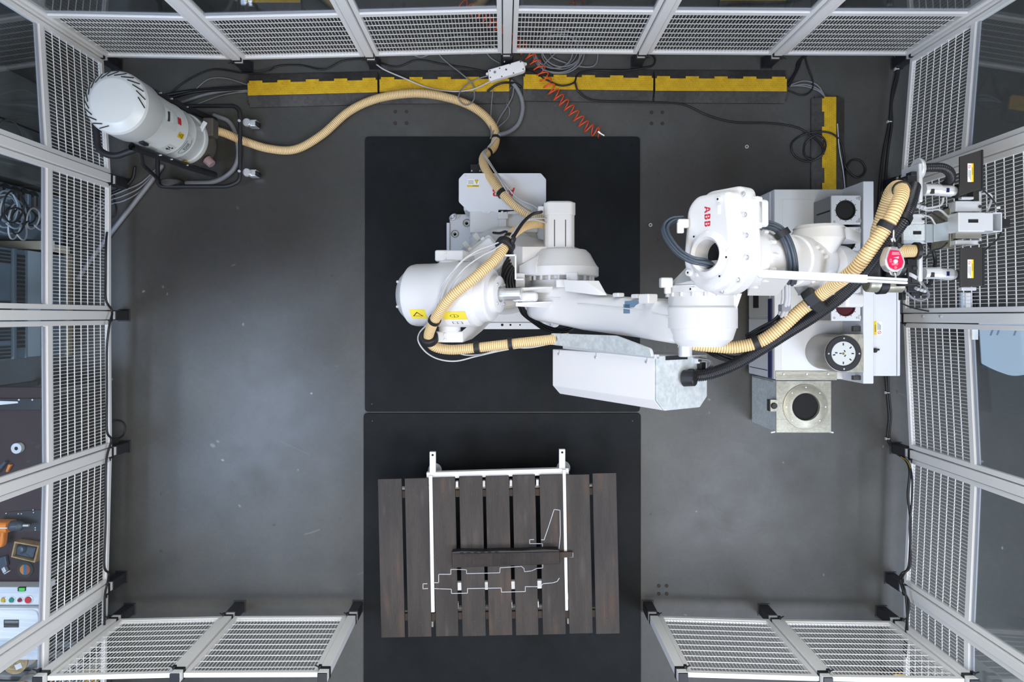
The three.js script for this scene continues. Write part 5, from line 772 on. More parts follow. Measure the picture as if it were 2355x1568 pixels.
  const m2 = part(t, 'shoulder_motor', [at(extr(oct, mz0 - mz1 - 0.085, 0.004), 0.357, 0.82, mz1 + 0.085), at(extr(oct.map(([x, y]) => [x * 1.06, y * 1.06]), 0.08, 0.006), 0.357, 0.82, mz1 + 0.008), at(extr(oct.map(([x, y]) => [x * 0.88, y * 0.88]), 0.012, 0.003), 0.357, 0.82, mz1)], M.robot);
  for (const x of [0.322, 0.392]) part(m2, 'slot', bb(x - 0.003, x + 0.003, 0.9145, 0.9155, mz0 - 0.02, mz1 + 0.12, 0.0003), M.darkSteel);
  part(m2, 'cable_gland', [at(rbox(0.05, 0.05, 0.05, 0.008), 0.245, 0.84, mz1 + 0.05)], M.robot);
  for (const x of [0.29, 0.43]) part(m2, 'foot_screw', [bb(x - 0.008, x + 0.008, 0.905, 0.918, mz0 - 0.01, mz0 + 0.012, 0.002)], M.cast);
  // lower arm
  const sec = (tt, za, zb, na, nb, e = 5) => ({ c: onArm(tt, (na + nb) / 2, (za + zb) / 2), u: Z.clone().multiplyScalar((zb - za) / 2), v: AN.clone().multiplyScalar((nb - na) / 2), e });
  const arm = part(t, 'lower_arm', [loft([sec(-0.20, -0.14, -0.06, -0.06, 0.08, 3), sec(-0.17, -0.19, -0.01, -0.11, 0.14), sec(-0.1, -0.205, 0.02, -0.16, 0.20), sec(0, -0.205, 0.035, -0.19, 0.235), sec(0.12, -0.20, 0.05, -0.18, 0.21), sec(0.24, -0.185, 0.07, -0.16, 0.16), sec(0.34, -0.14, 0.085, -0.14, 0.135), sec(0.55, -0.115, 0.10, -0.12, 0.12), sec(0.8, -0.10, 0.118, -0.12, 0.12), sec(0.95, -0.09, 0.13, -0.14, 0.14), sec(1.06, -0.078, 0.14, -0.165, 0.16, 4), sec(1.16, -0.06, 0.135, -0.16, 0.15, 4), sec(1.22, -0.05, 0.12, -0.10, 0.10, 3)], 56, 0.55)], M.robot);
  part(arm, 'elbow_drum', [lathe([[0, 0.135], [0.11, 0.135], [0.15, 0.10], [0.166, 0.05], [0.166, 0.046], [0.173, 0.044], [0.173, -0.055], [0.168, -0.062], [0, -0.063]].reverse(), v3(A3.x, A3.y, 0.015), Z, 56, 0.5)], M.robot);
  part(arm, 'shoulder_lug', hull([onArm(0.30, 0.10, -0.215), onArm(0.30, 0.20, -0.215), onArm(0.50, 0.10, -0.205), onArm(0.46, 0.17, -0.205), onArm(0.30, 0.10, -0.15), onArm(0.30, 0.19, -0.15), onArm(0.56, 0.09, -0.12), onArm(0.52, 0.12, -0.12)]), M.robot);
  part(arm, 'bead_line', [tube([onArm(0.35, 0.137, -0.075), onArm(0.6, 0.1225, -0.055), onArm(0.9, 0.13, -0.03)], 0.003), tube([onArm(-0.02, 0.236, -0.12), onArm(0.1, 0.217, -0.115), onArm(0.22, 0.172, -0.11)], 0.003), tube([onArm(0.98, 0.147, -0.02), onArm(1.1, 0.163, 0.0), onArm(1.2, 0.164, 0.02)], 0.003)], M.robot);
  for (const [a, z] of [[0.67, -0.118], [0.82, -0.107]]) part(arm, 'boss', frame(rbox(0.05, 0.05, 0.024, 0.008), onArm(a, 0.10, z), AD, AN, Z), M.robot);
  part(arm, 'blue_patch', [frame(box(0.11, 0.0015, 0.035), onArm(0.80, 0.121, -0.065), AD, AN, Z), frame(box(0.05, 0.0015, 0.05), onArm(0.76, 0.121, -0.04), AD, AN, Z)], std(lin(0.14, 0.24, 0.36), 0.4), 'torn blue print on the arm');
  part(arm, 'stop_block', [frame(rbox(0.075, 0.07, 0.05, 0.008), onArm(0.95, 0.145, -0.09), AD, AN, Z), at(rbox(0.08, 0.03, 0.05, 0.008), 0.36, 1.055, -0.20, 0, 0, 0.1)], M.robot);
  // clevis joining the balancing rod to the arm
  const cl = P(1207, 683, 1.06);
  part(arm, 'clevis_prong', [hull([v3(0.075, 1.03, -0.172), v3(0.075, 1.09, -0.172), v3(0.075, 1.03, -0.148), v3(0.075, 1.09, -0.148), v3(0.30, 0.9, -0.18), v3(0.30, 1.06, -0.18), v3(0.30, 0.9, -0.145), v3(0.30, 1.02, -0.145)])], M.robot);
  part(arm, 'clevis_prong', [hull([v3(0.075, 1.03, -0.083), v3(0.075, 1.09, -0.083), v3(0.075, 1.03, -0.060), v3(0.075, 1.09, -0.060), v3(0.30, 0.9, -0.09), v3(0.30, 1.06, -0.09), v3(0.30, 0.9, -0.05), v3(0.30, 1.02, -0.05)])], M.robot);
  part(t, 'rod_end', [frame(rbox(0.16, 0.055, 0.057, 0.02, 3), v3(0.13, 1.085, -0.117), BD, v3(-BD.y, BD.x, 0), Z)], M.robot); part(t, 'rod_pin', cyl(v3(0.135, 1.112, -0.117), v3(0.133, 1.118, -0.117), 0.011, 0.01), M.robot);
  // third axis joint
  const e0 = -0.065;
  part(t, 'elbow_disc', lathe([[0, -0.03], [0.163, -0.03], [0.163, 0.05], [0.178, 0.052], [0.178, 0.085], [0.17, 0.09], [0, 0.091]], v3(A3.x, A3.y, e0), NZ, 56), M.cast);
  parts(t, 'elbow_bolt', bolts(v3(A3.x, A3.y, e0 - 0.032), X, Y, NZ, 0.168, 18, 0.0095, 0.022), M.cast);
  part(t, 'elbow_lug', [at(rbox(0.06, 0.05, 0.05, 0.008), 0.80, 1.86, -0.165), at(rbox(0.03, 0.03, 0.04, 0.006), 0.805, 1.87, -0.13)], M.cast); part(t, 'elbow_wing', [hull([v3(1.10, 1.9, -0.11), v3(1.16, 1.9, -0.11), v3(1.10, 1.78, -0.11), v3(1.16, 1.78, -0.05), v3(1.13, 1.9, -0.02), v3(1.10, 1.9, -0.02), v3(1.10, 1.78, -0.05)])], M.cast);
  // upper arm housing with hollow rear end
  const lx = UE, ly = UD.clone().negate();               // local x: up-right, local y: out of the rear face
  const prof = (k, dx = 0) => { const pts = []; for (let i = 0; i <= 24; i++) { const a = -0.12 - i / 24 * (PI - 0.24); pts.push([0.02 + dx + 0.165 * k * Math.cos(a), -0.17 * k * Math.sin(a) * -1]); } return pts; };
  const outline = (k, dx) => { const pts = []; for (let i = 0; i <= 28; i++) { const a = i / 28 * PI; pts.push([0.005 + dx - 0.152 * k * Math.cos(a), -0.172 * k * Math.sin(a)]); } pts.push([0.125 * k + 0.01 + dx, 0.22], [0.11 * k + 0.01 + dx, 0.285 * k], [-0.105 * k + 0.03 + dx, 0.285 * k], [-0.145 * k + 0.02 + dx, 0.22]); return rounded(pts, pts.map((_, i) => (i > 28 ? 0.05 : 0))); };
  // extrusion coordinates: (x along lx, y along -z); extruded along ly
  const place = (g, s) => { const m = new THREE.Matrix4().makeBasis(lx, NZ, lx.clone().cross(NZ)).setPosition(onUp(s, 0, 0)); g.applyMatrix4(m); return g; };
  const dirOut = lx.clone().cross(NZ).dot(ly) > 0;
  const ext = (pts, s0, s1, bev, hl = []) => place(extr(pts, s1 - s0, bev, hl, 4), dirOut ? s1 : s0);
  const head = part(t, 'upper_arm_housing', [ext(outline(0.95, -0.01), 0.0, 0.10, 0.03, [circ(0, 0, 0.065, 36)]), ext(outline(1.04, 0.0), 0.075, 0.165, 0.016)], M.robot);
  part(head, 'hollow_rim', lathe([[0.062, -0.10], [0.062, -0.012], [0.066, 0.010], [0.078, 0.022], [0.090, 0.018], [0.108, -0.004], [0.114, -0.02]], onUp(0, 0, 0), ly, 56), M.robot);
  part(head, 'hollow_bore', [lathe([[0.0, 0.0], [0.0635, 0.001], [0.0635, 0.02], [0.0625, 0.021]], onUp(0.075, 0, 0), ly, 36), ], M.gap);
  parts(head, 'boss', [[0.06, -0.235, 0.013], [0.0, -0.098, 0.008], [-0.105, 0.075, 0.018], [-0.06, 0.085, 0.010], [-0.09, 0.15, 0.014], [0.105, -0.01, 0.007], [0.105, 0.02, 0.007]].map(([x, z, r]) => cyl(onUp(0.012, x, z), onUp(-0.012, x, z), r, r * 0.85, 20)), M.robot);
  parts(head, 'boss_hole', [[0.06, -0.235], [-0.105, 0.075], [-0.09, 0.15], [0.105, 0.02], [0.07, 0.10], [-0.07, -0.085]].map(([x, z]) => cyl(onUp(-0.0115, x, z), onUp(-0.0125, x, z), 0.005, 0.005, 14)), M.gap);
  for (const [x, z] of [[0.132, -0.255], [0.140, -0.165], [0.147, -0.075], [0.150, 0.02], [0.105, 0.115], [0.02, 0.162], [-0.07, 0.145]]) { const m = part(head, 'recess_bolt', [cyl(onUp(0.078, x, z), onUp(0.058, x, z), 0.0095, 0.009, 6)], M.chrome); part(m, 'washer', lathe([[0.010, 0], [0.0155, 0], [0.0155, 0.004], [0.010, 0.005]], onUp(0.074, x, z), ly, 20), M.cast); }
  logo(head, 0.094, 0.035, onUp(-0.0016, -0.003, -0.168), v3(0, 0, 1), lx.clone());
  part(head, 'blank_label', frame(box(0.016, 0.001, 0.04), onUp(-0.001, 0.06, -0.19), lx, ly, Z.clone()), M.box);
  part(head, 'lifting_lug', [at(rbox(0.05, 0.03, 0.04, 0.008), 0.815, 2.12, -0.42), at(rbox(0.03, 0.02, 0.05, 0.005), 0.80, 2.13, -0.40)], M.robot);
  part(head, 'motor_cover', [frame(rbox(0.09, 0.10, 0.12, 0.014, 3), onUp(0.165, 0.115, -0.18), lx, ly, Z.clone()), frame(rbox(0.07, 0.04, 0.14, 0.01), onUp(0.15, 0.125, -0.18), lx, ly, Z.clone())], M.robot);
  part(t, 'elbow_neck', [hull([...ringPts(v3(A3.x, A3.y, e0 - 0.088), X, Y, 0.165), ...ringPts(onUp(0.10, 0.0, 0.10), lx, UD, 0.10, 14), ...ringPts(onUp(0.2, -0.05, 0.0), lx, Z, 0.12, 14)]), hull([...ringPts(onUp(0.30, -0.11, 0.02), UE, Z, 0.10, 12), ...ringPts(v3(1.12, 1.72, -0.14), X, Z, 0.09, 12), ...ringPts(v3(1.04, 1.68, -0.12), X, Y, 0.08, 12)])], M.cast);
  part(t, 'upper_arm_tube', lathe([[0.15, 0.15], [0.15, 0.24], [0.138, 0.26], [0.132, 0.45], [0.137, 0.46], [0.137, 0.50], [0.125, 0.515], [0.12, 0.60], [0, 0.601]], OH, UD, 56, 0.5), M.robot);
  parts(t, 'tube_bolt', bolts(onUp(0.30, 0, 0), UE, Z, UD.clone().negate(), 0.142, 14, 0.010, 0.03), M.robot);
  part(t, 'tube_lip', bb(1.20, 1.29, 2.06, 2.09, -0.205, -0.19, 0.003), M.robot);
  // wrist: housing, fork, tilting centre, flange
  part(t, 'wrist_housing', [lathe([[0.11, 0.59], [0.128, 0.61], [0.128, 0.69], [0.118, 0.72], [0.112, 0.86], [0.085, 0.90], [0, 0.901]], OH, UD, 56, 0.5), hull([...ringPts(onUp(0.86, 0.0, -0.175), UE, UD, 0.118, 20), ...ringPts(onUp(0.84, 0.0, -0.12), UE, UD, 0.135, 20), ...ringPts(onUp(0.76, 0, -0.02), UE, Z, 0.1, 14)]), hull([...ringPts(onUp(0.86, 0.0, 0.155), UE, UD, 0.10, 20), ...ringPts(onUp(0.84, 0.0, 0.10), UE, UD, 0.12, 20), ...ringPts(onUp(0.76, 0, 0.02), UE, Z, 0.1, 14)])], M.robot);
  part(t, 'fork_cover', [cyl(onUp(0.86, 0, -0.17), onUp(0.86, 0, -0.19), 0.125, 0.118, 40), hull([...ringPts(onUp(0.86, 0, -0.185), UE, UD, 0.11, 18), ...ringPts(onUp(1.10, 0.02, -0.165), UE, UD, 0.06, 18), ...ringPts(onUp(1.10, 0.02, -0.115), UE, UD, 0.06, 18), ...ringPts(onUp(0.88, 0.0, -0.125), UE, UD, 0.10, 18)])], M.robot);
  part(t, 'fork_cover', [hull([...ringPts(onUp(0.86, 0, 0.165), UE, UD, 0.10, 18), ...ringPts(onUp(1.10, 0.02, 0.145), UE, UD, 0.06, 18), ...ringPts(onUp(1.10, 0.02, 0.10), UE, UD, 0.06, 18), ...ringPts(onUp(0.88, 0.0, 0.10), UE, UD, 0.10, 18)])], M.robot);
  parts(t, 'wrist_boss', [[0.66, -0.06], [0.69, -0.04], [0.715, -0.015], [0.70, 0.085], [0.67, 0.10]].map(([s, z]) => { const n = UE.clone().multiplyScalar(Math.sqrt(1 - (z / 0.13) ** 2)).addScaledVector(Z, z / 0.13); const p = onUp(s, 0, 0).addScaledVector(n, 0.12); return cyl(p, p.clone().addScaledVector(n, 0.02), 0.011, 0.010, 16); }), M.robot);
  part(t, 'wrist_motor_cover', [(() => { const p = P(1962, 690, 1.62); return frame(rbox(0.17, 0.08, 0.075, 0.018, 3), v3(p.x, 1.58, p.z), UD, UE, Z.clone()); })()], M.white); for (let i = 0; i < 4; i++) { const p = P(1942 + i * 14, 697, 1.64); part(t, 'vent_slot', bb(p.x - 0.010, p.x + 0.006, 1.618 - i * 0.02, 1.6245 - i * 0.02, p.z - 0.003, p.z + 0.004, 0.0005), M.greyCable); }
  part(t, 'tilting_wrist', [lathe([[0.07, 0.92], [0.10, 0.95], [0.10, 1.05], [0.085, 1.10], [0.08, 1.19], [0, 1.191]], OH, UD, 40, 0.5)], M.robot);
  part(t, 'tool_flange', [lathe([[0.078, 1.19], [0.078, 1.215], [0.06, 1.216], [0, 1.217]], OH, UD, 36)], M.alu);
  // straight support beam over the arm
  const hB = 2.2;
  part(t, 'support_beam', [prism([[1735, 619], [1742, 619], [1996, 632], [1996, 650], [1748, 638], [1735, 628]], hB, 0.05, 0.003)], M.white);
  part(t, 'beam_profile', [prism([[1994, 635], [2088, 640], [2088, 645.5], [1994, 640.5]], hB - 0.004, 0.03, 0.0015), prism([[1994, 642.5], [2088, 647.5], [2088, 653], [1994, 648]], hB - 0.004, 0.03, 0.0015), prism([[1994, 638], [2086, 643], [2086, 651], [1994, 646]], hB - 0.014, 0.02, 0.001)], M.alu);
  part(t, 'beam_bracket', [(() => { const a = P(1722, 630, 2.18), g = extr([[0, 0], [0.20, 0], [0.17, -0.16], [0.05, -0.20], [-0.02, -0.12]], 0.006, 0.001); return at(g, a.x, 2.18, a.z + 0.004); })(), hull([v3(1.12, 2.15, -0.195), v3(1.29, 2.15, -0.19), v3(1.12, 2.15, -0.17), v3(1.29, 2.15, -0.17), v3(1.18, 1.92, -0.13), v3(1.34, 1.88, -0.13), v3(1.18, 1.92, -0.10), v3(1.34, 1.88, -0.10)])], M.cast);
  part(t, 'beam_nut', [(() => { const p = P(1778, 655, 2.0); return cyl(v3(p.x, 2.0, p.z), v3(p.x, 1.94, p.z + 0.01), 0.014); })()], M.alu);
  // angle bracket near the shoulder
  part(t, 'angle_bracket', [pbox(1160, 1187, 585, 588.5, 1.18, 0.05, 0.001), pbox(1184, 1187.5, 586, 642, 1.18, 0.05, 0.001), pbox(1186, 1205, 640, 645, 1.0, 0.06, 0.003), pbox(1186, 1207, 628, 660, 0.94, 0.04, 0.004)], M.white);
}
// ---------------------------------------------------------------- enclosure on the arm
{
  const zA = 0.205, zB = 0.485, n0 = 0.04, L1 = 0.975, L0 = 0.075, w = 0.37;
  // outline in (z, n) plane, extruded along the arm. Calibrated to the point onArm(...) + offset
  const o = v3(0.779, 1.75, 0).addScaledVector(AD, -0.90);
  const t = thing('equipment_box', 'white and galvanised steel equipment box with chamfered corners on the lower robot arm', 'equipment box', o.clone().setZ(0.35));
  const cx = 0.055, out = rounded([[zA, 0], [zA, -w], [zB - cx, -w], [zB, -w + cx], [zB, -cx], [zB - cx, 0]], 0.006);
  const m = new THREE.Matrix4().makeBasis(Z, AN, Z.clone().cross(AN)).setPosition(o);
  const sgn = Z.clone().cross(AN).dot(AD) > 0 ? 1 : -1;
  const along = (pts, a, b, bev, hl) => { const g = extr(pts, b - a, bev, hl); g.translate(0, 0, sgn > 0 ? a : -b); g.applyMatrix4(m); return g; };
  part(t, 'cover', [along(out, 0, 0.886, 0.004)], M.box);
  part(t, 'end_plate', along(out, 0.885, 0.90, 0.002), M.galv);
  for (const [a, z] of [[0.07, 0.215], [0.42, 0.217], [0.83, 0.22]]) { const p = o.clone().addScaledVector(AD, a).setZ(z + 0.016); part(t, 'hook_screw', [cyl(p, p.clone().addScaledVector(AN, 0.008), 0.0085, 0.0075, 12)], M.chrome); part(t, 'hook_slot', frame(box(0.0025, 0.001, 0.022), p.clone().addScaledVector(AN, 0.0006).setZ(z), AD, AN, Z.clone()), M.greyCable); }
  // galvanised mounting plates between box and arm
  const ba = o.clone().addScaledVector(AN, 0.012);
  const pl = (pts, th, nOff, mat) => { const g = extr(pts, th, 0.002); const q = new THREE.Matrix4().makeBasis(AD, Z, AD.clone().cross(Z)).setPosition(o.clone().addScaledVector(AN, nOff)); g.applyMatrix4(q); return g; };
  part(t, 'mounting_plate', [pl(rounded([[0.03, 0.105], [0.62, 0.105], [0.885, 0.165], [0.90, 0.205], [0.03, 0.175]], 0.012), 0.02, 0.035)], M.galv);
  part(t, 'plate_fold', [pl([[0.12, 0.172], [0.90, 0.196], [0.90, 0.216], [0.12, 0.196]], 0.03, 0.012)], M.alu);
  part(t, 'stud', cyl(onArm(1.05, -0.02, 0.13), onArm(1.05, -0.02, 0.21), 0.035, 0.035, 32), M.alu);
  // black recess with fittings on the end plate
  const E = (n, z, d) => o.clone().addScaledVector(AD, 0.90 + d).addScaledVector(AN, -n).setZ(z);
  const plate = (n, z, a, b, d, mat, name) => part(t, name, frame(rbox(d, a, b, 0.002), E(n, z, d / 2), AD, AN, Z.clone()), mat);
  plate(0.14, 0.215, 0.16, 0.022, 0.004, M.black, 'recess'); plate(0.31, 0.275, 0.035, 0.06, 0.03, M.black, 'valve'); plate(0.30, 0.235, 0.06, 0.03, 0.02, M.cabinetWhite, 'terminal');
  for (const n of [0.285, 0.325]) part(t, 'fitting', cyl(E(n, 0.235, 0.0), E(n, 0.235, 0.035), 0.006), M.darkSteel);
  const hp = E(0.19, 0.325, 0.0); part(t, 'hose_socket', cyl(hp, E(0.215, 0.322, 0.06), 0.043, 0.040, 32), M.black);
  for (const [dn, dz, n2] of [[0.26, 0.22, 0.34], [0.28, 0.23, 0.35], [0.30, 0.22, 0.33]]) { const a = E(dn, dz, 0.01), b = E(n2, dz + 0.02, 0.06), c = E(0.32, 0.30, 0.02); part(t, 'thin_wire', tube([a, b, c], 0.004), M.greyCable); }
}
// ---------------------------------------------------------------- hoses
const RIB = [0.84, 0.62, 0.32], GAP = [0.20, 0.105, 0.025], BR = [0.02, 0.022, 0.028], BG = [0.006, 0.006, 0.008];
{
  const a = [[456, 298, 0.235], [475, 299, 0.20], [510, 304, 0.10], [560, 324, 0.05], [620, 342, 0.045], [680, 343, 0.045], [740, 310, 0.045], [800, 258, 0.045], [860, 229, 0.07], [930, 216, 0.10], [990, 217, 0.10], [1060, 234, 0.08], [1110, 262, 0.06], [1138, 300, 0.07], [1136, 336, 0.14], [1113, 360, 0.25], [1115, 385, 0.38], [1140, 425, 0.50], [1170, 460, 0.56], [1210, 490, 0.60], [1252, 504, 0.60], [1290, 512, 0.57], [1302, 523, 0.60], [1286, 527, 0.65], [1256, 517, 0.73], [1234, 513, 0.84], [1208, 518, 0.95], [1182, 535, 1.06], [1166, 558, 1.13], [1140, 595, 1.2], [1090, 640, 1.25], [1040, 680, 1.24], [1010, 718, 1.18], [992, 752, 1.08], [986, 778, 1.0], [1000, 797, 0.96], [1040, 804, 0.95], [1110, 798, 0.97], [1200, 788, 1.0], [1288, 779, 1.05], [1310, 777, 1.07]];
  const w = pxs(a), t = thing('suction_hose', 'long cream ribbed suction hose from the vacuum cleaner over the robot to the equipment box', 'hose', P(700, 340, 0));
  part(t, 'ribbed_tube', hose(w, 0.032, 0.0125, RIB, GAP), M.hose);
  const c = curve(w), find = (px, py) => { let best = 0, bd = 1e9; for (let i = 0; i <= 600; i++) { const q = c.getPointAt(i / 600), k = F / (H - q.y), d = Math.hypot(CX + q.x * k - px, CY + q.z * k - py); if (d < bd) { bd = d; best = i / 600; } } return best; };
  for (const [x, y, wd] of [[1140, 318, 0.022], [1116, 345, 0.02], [1154, 444, 0.03], [1171, 548, 0.024], [1000, 735, 0.026], [1098, 799, 0.034], [1173, 791, 0.026], [1289, 779, 0.028]]) part(t, 'clamp_band', clampRing(w, find(x, y), 0.039, wd), M.black);
  for (const [x, y] of [[1162, 563], [986, 778]]) { const q = find(x, y), p = c.getPointAt(q), d = c.getTangentAt(q); part(t, 'clamp_collar', [lathe([[0.034, -0.022], [0.056, -0.022], [0.060, -0.016], [0.060, 0.016], [0.056, 0.022], [0.034, 0.022]], p, d, 32)], M.black); }
  { const p = P(1098, 801, 0.90); part(t, 'clamp_foot', [at(rbox(0.035, 0.07, 0.02, 0.004), p.x, 0.86, p.z + 0.02), cyl(v3(p.x, 0.945, p.z + 0.0), v3(p.x, 0.99, p.z + 0.0), 0.006)], M.black); }
  cable([[1140, 318, 0.16], [1122, 338, 0.2], [1112, 352, 0.29], [1120, 368, 0.36], [1148, 410, 0.53], [1175, 455, 0.58], [1205, 480, 0.68], [1245, 505, 0.80], [1255, 512, 0.92], [1225, 505, 1.0], [1195, 515, 1.06], [1170, 545, 1.14], [1135, 562, 1.18], [1100, 575, 1.2], [1060, 602, 1.21], [1030, 640, 1.2], [1012, 680, 1.2], [1005, 715, 1.17], [983, 745, 1.06], [965, 765, 0.98], [962, 785, 0.96], [980, 810, 0.94], [1010, 826, 0.93], [1050, 830, 0.93], [1100, 818, 0.95], [1170, 803, 0.98], [1285, 787, 1.05]], 0.005, M.paleCable, 'pale air line strapped along the cream hose on the robot, outer one', 'air_line');
  cable([[1142, 316, 0.16], [1126, 336, 0.2], [1115, 352, 0.3], [1126, 372, 0.38], [1155, 415, 0.54], [1190, 455, 0.6], [1230, 475, 0.7], [1258, 500, 0.86], [1240, 502, 0.98], [1200, 508, 1.06], [1172, 545, 1.15], [1140, 572, 1.2], [1105, 590, 1.22], [1065, 620, 1.23], [1040, 655, 1.22], [1022, 700, 1.2], [1004, 730, 1.16]], 0.0045, M.paleCable, 'pale air line sagging over the balancing cylinder, inner one', 'air_line');
  cable([[1172, 547, 1.15], [1140, 570, 1.16], [1110, 578, 1.19], [1075, 592, 1.2], [1050, 615, 1.21], [1020, 650, 1.2], [1008, 690, 1.19], [1000, 725, 1.15]], 0.004, M.paleCable, 'thin pale air line crossing the yellow motor label', 'air_line');
  cable([[1040, 806, 0.93], [1070, 816, 0.93], [1110, 814, 0.95], [1165, 800, 0.98], [1220, 799, 1.0], [1286, 786, 1.05]], 0.0045, M.paleCable, 'short pale air line below the cream hose before the equipment box', 'air_line');
  const b = [[1560, 785, 1.66], [1600, 792, 1.68], [1640, 796, 1.70], [1690, 798, 1.72], [1745, 786, 1.75], [1795, 754, 1.79], [1840, 714, 1.82], [1872, 690, 1.85], [1905, 665, 1.9], [1945, 636, 2.0], [1975, 608, 2.06], [2010, 560, 2.11], [2046, 508, 2.14], [2063, 474, 2.14], [2073, 448, 2.11], [2072, 434, 2.05], [2062, 430, 1.99], [2050, 442, 1.94], [2040, 467, 1.91], [2027, 505, 1.88], [2017, 540, 1.84], [2026, 567, 1.79], [2058, 577, 1.74], [2100, 577, 1.70], [2112, 577, 1.69]];
  const wb = pxs(b), u = thing('suction_hose', 'cream ribbed hose looping from the equipment box up to the sanding tool', 'hose', wb[4].clone().setY(1.7));
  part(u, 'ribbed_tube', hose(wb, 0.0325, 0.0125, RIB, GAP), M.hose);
  const cb = curve(wb), fb = (px, py) => { let best = 0, bd = 1e9; for (let i = 0; i <= 600; i++) { const q = cb.getPointAt(i / 600), k = F / (H - q.y), d = Math.hypot(CX + q.x * k - px, CY + q.z * k - py); if (d < bd) { bd = d; best = i / 600; } } return best; };
  for (const [x, y, wd] of [[1739, 787, 0.03], [2072, 436, 0.014], [2040, 520, 0.03]]) part(u, 'clamp_band', clampRing(wb, fb(x, y), 0.039, wd), M.black);
  { const q = fb(1872, 690), p = cb.getPointAt(q), d = cb.getTangentAt(q); part(u, 'hex_clamp', [lathe([[0.036, -0.028], [0.062, -0.028], [0.067, -0.022], [0.067, 0.022], [0.062, 0.028], [0.036, 0.028]], p, d, 8, 0.2), at(rbox(0.03, 0.10, 0.03, 0.004), p.x + 0.05, p.y - 0.08, p.z + 0.01)], M.black); part(u, 'clamp_screw', [cyl(p.clone().add(v3(-0.05, 0.045, 0.035)), p.clone().add(v3(-0.05, 0.055, 0.035)), 0.006)], M.chrome); }
  part(u, 'end_collar', [lathe([[0.03, 0], [0.045, 0], [0.045, 0.02], [0.03, 0.02]], P(2103, 577, 1.70), X, 28)], M.black);
  const k = [[1566, 862, 1.60], [1590, 864, 1.62], [1630, 860, 1.64], [1690, 838, 1.68], [1750, 803, 1.72], [1810, 765, 1.74], [1870, 728, 1.76], [1922, 691, 1.80], [1966, 650, 1.86], [1999, 611, 1.92], [2037, 560, 1.97], [2060, 530, 1.99], [2076, 506, 1.99], [2090, 474, 1.96], [2097, 450, 1.88], [2102, 430, 1.78]];
  const wk = pxs(k), v = thing('black_hose', 'shiny black ribbed hose from the equipment box end plate to the sanding tool', 'hose', wk[4].clone().setY(1.65)); part(v, 'ribbed_tube', hose(wk, 0.032, 0.0095, BR, BG, 14, 0.12), std(0xffffff, 0.22, 0, { vertexColors: true })); part(v, 'cuff', [clampRing(wk, 0.02, 0.038, 0.06)], M.black); part(v, 'clamp_band', [clampRing(wk, 0.80, 0.038, 0.03)], M.black);
}
// black cable bundles on the robot
const bundle = (name, list, n, r, spread, mat, label) => { const g = thing(name, label, 'cables', P(...list[0].slice(0, 2), list[0][2])); for (let i = 0; i < n; i++) { const a = i / n * 2 * PI; part(g, 'strand', tube(list.map(([x, y, h], j) => P(x, y, h).add(v3(spread * Math.cos(a + j * 0.25), spread * 0.6 * Math.sin(a + j * 0.25 + 1), spread * Math.sin(a + j * 0.25)))), r), mat); } return g; };
bundle('cable_bundle', [[1640, 612, 2.14], [1620, 603, 2.24], [1590, 597, 2.24], [1560, 578, 2.2], [1535, 545, 2.14], [1530, 522, 2.1], [1545, 507, 2.08], [1570, 504, 2.08]], 4, 0.0075, 0.011, M.blueCable, 'blue black cable loop entering the hollow rear end of the robot arm');
{ const g = bundle('cable_bundle', [[1738, 514, 2.06], [1765, 516, 2.1], [1790, 526, 2.12], [1808, 550, 2.13], [1820, 585, 2.13], [1824, 622, 2.10], [1820, 648, 2.0]], 6, 0.0085, 0.014, M.blueCable, 'blue black cable bundle curving over the upper arm tube'); part(g, 'strap', [clampRing(pxs([[1738, 514, 2.06], [1765, 516, 2.1], [1790, 526, 2.12], [1808, 550, 2.13]]), 0.82, 0.034, 0.03)], M.black); }
{ const g = bundle('cable_bundle', [[1806, 648, 1.98], [1808, 680, 1.9], [1805, 705, 1.85], [1800, 722, 1.8]], 5, 0.009, 0.013, M.paleCable, 'twisted silver cable bundle hanging under the support beam'); part(g, 'clamp', [(() => { const p = P(1806, 708, 1.86); return at(rbox(0.045, 0.05, 0.035, 0.005), p.x, 1.85, p.z); })()], M.greyCable); }
bundle('cable_bundle', [[1802, 720, 1.8], [1785, 738, 1.76], [1750, 758, 1.70], [1722, 775, 1.66]], 4, 0.008, 0.012, M.cable, 'black cables dropping from the silver clamp toward the cream hose');
bundle('cable_bundle', [[1585, 772, 1.66], [1600, 782, 1.62], [1622, 800, 1.58], [1655, 818, 1.56], [1700, 826, 1.58], [1745, 800, 1.64]], 5, 0.008, 0.013, M.cable, 'black cables leaving the underside of the robot elbow');
bundle('cable_bundle', [[1196, 700, 0.86], [1205, 718, 0.8], [1225, 735, 0.72], [1250, 752, 0.62], [1285, 762, 0.56], [1310, 756, 0.55], [1330, 735, 0.55]], 6, 0.008, 0.014, M.cable, 'black cables curving out below the lower robot arm');
bundle('cable_bundle', [[1186, 590, 0.80], [1174, 608, 0.79], [1168, 632, 0.77], [1176, 660, 0.74], [1190, 676, 0.70]], 10, 0.0125, 0.034, M.cable, 'dark cables packed between balancing cylinder and gear housing, extra strands filling the shaded gap');  // strand count and spread enlarged to darken the shaded void
cable([[1247, 487, 0.85], [1226, 492, 1.0], [1206, 508, 1.09], [1190, 530, 1.15], [1178, 552, 1.2], [1176, 568, 1.14], [1178, 585, 1.0]], 0.0105, M.cable, 'thick black motor cable arching to the hose clamp');
cable([[1135, 535, 0.72], [1150, 536, 0.78], [1165, 532, 0.82], [1172, 540, 0.82]], 0.009, M.cable, 'short black cable from the yellow labelled motor');
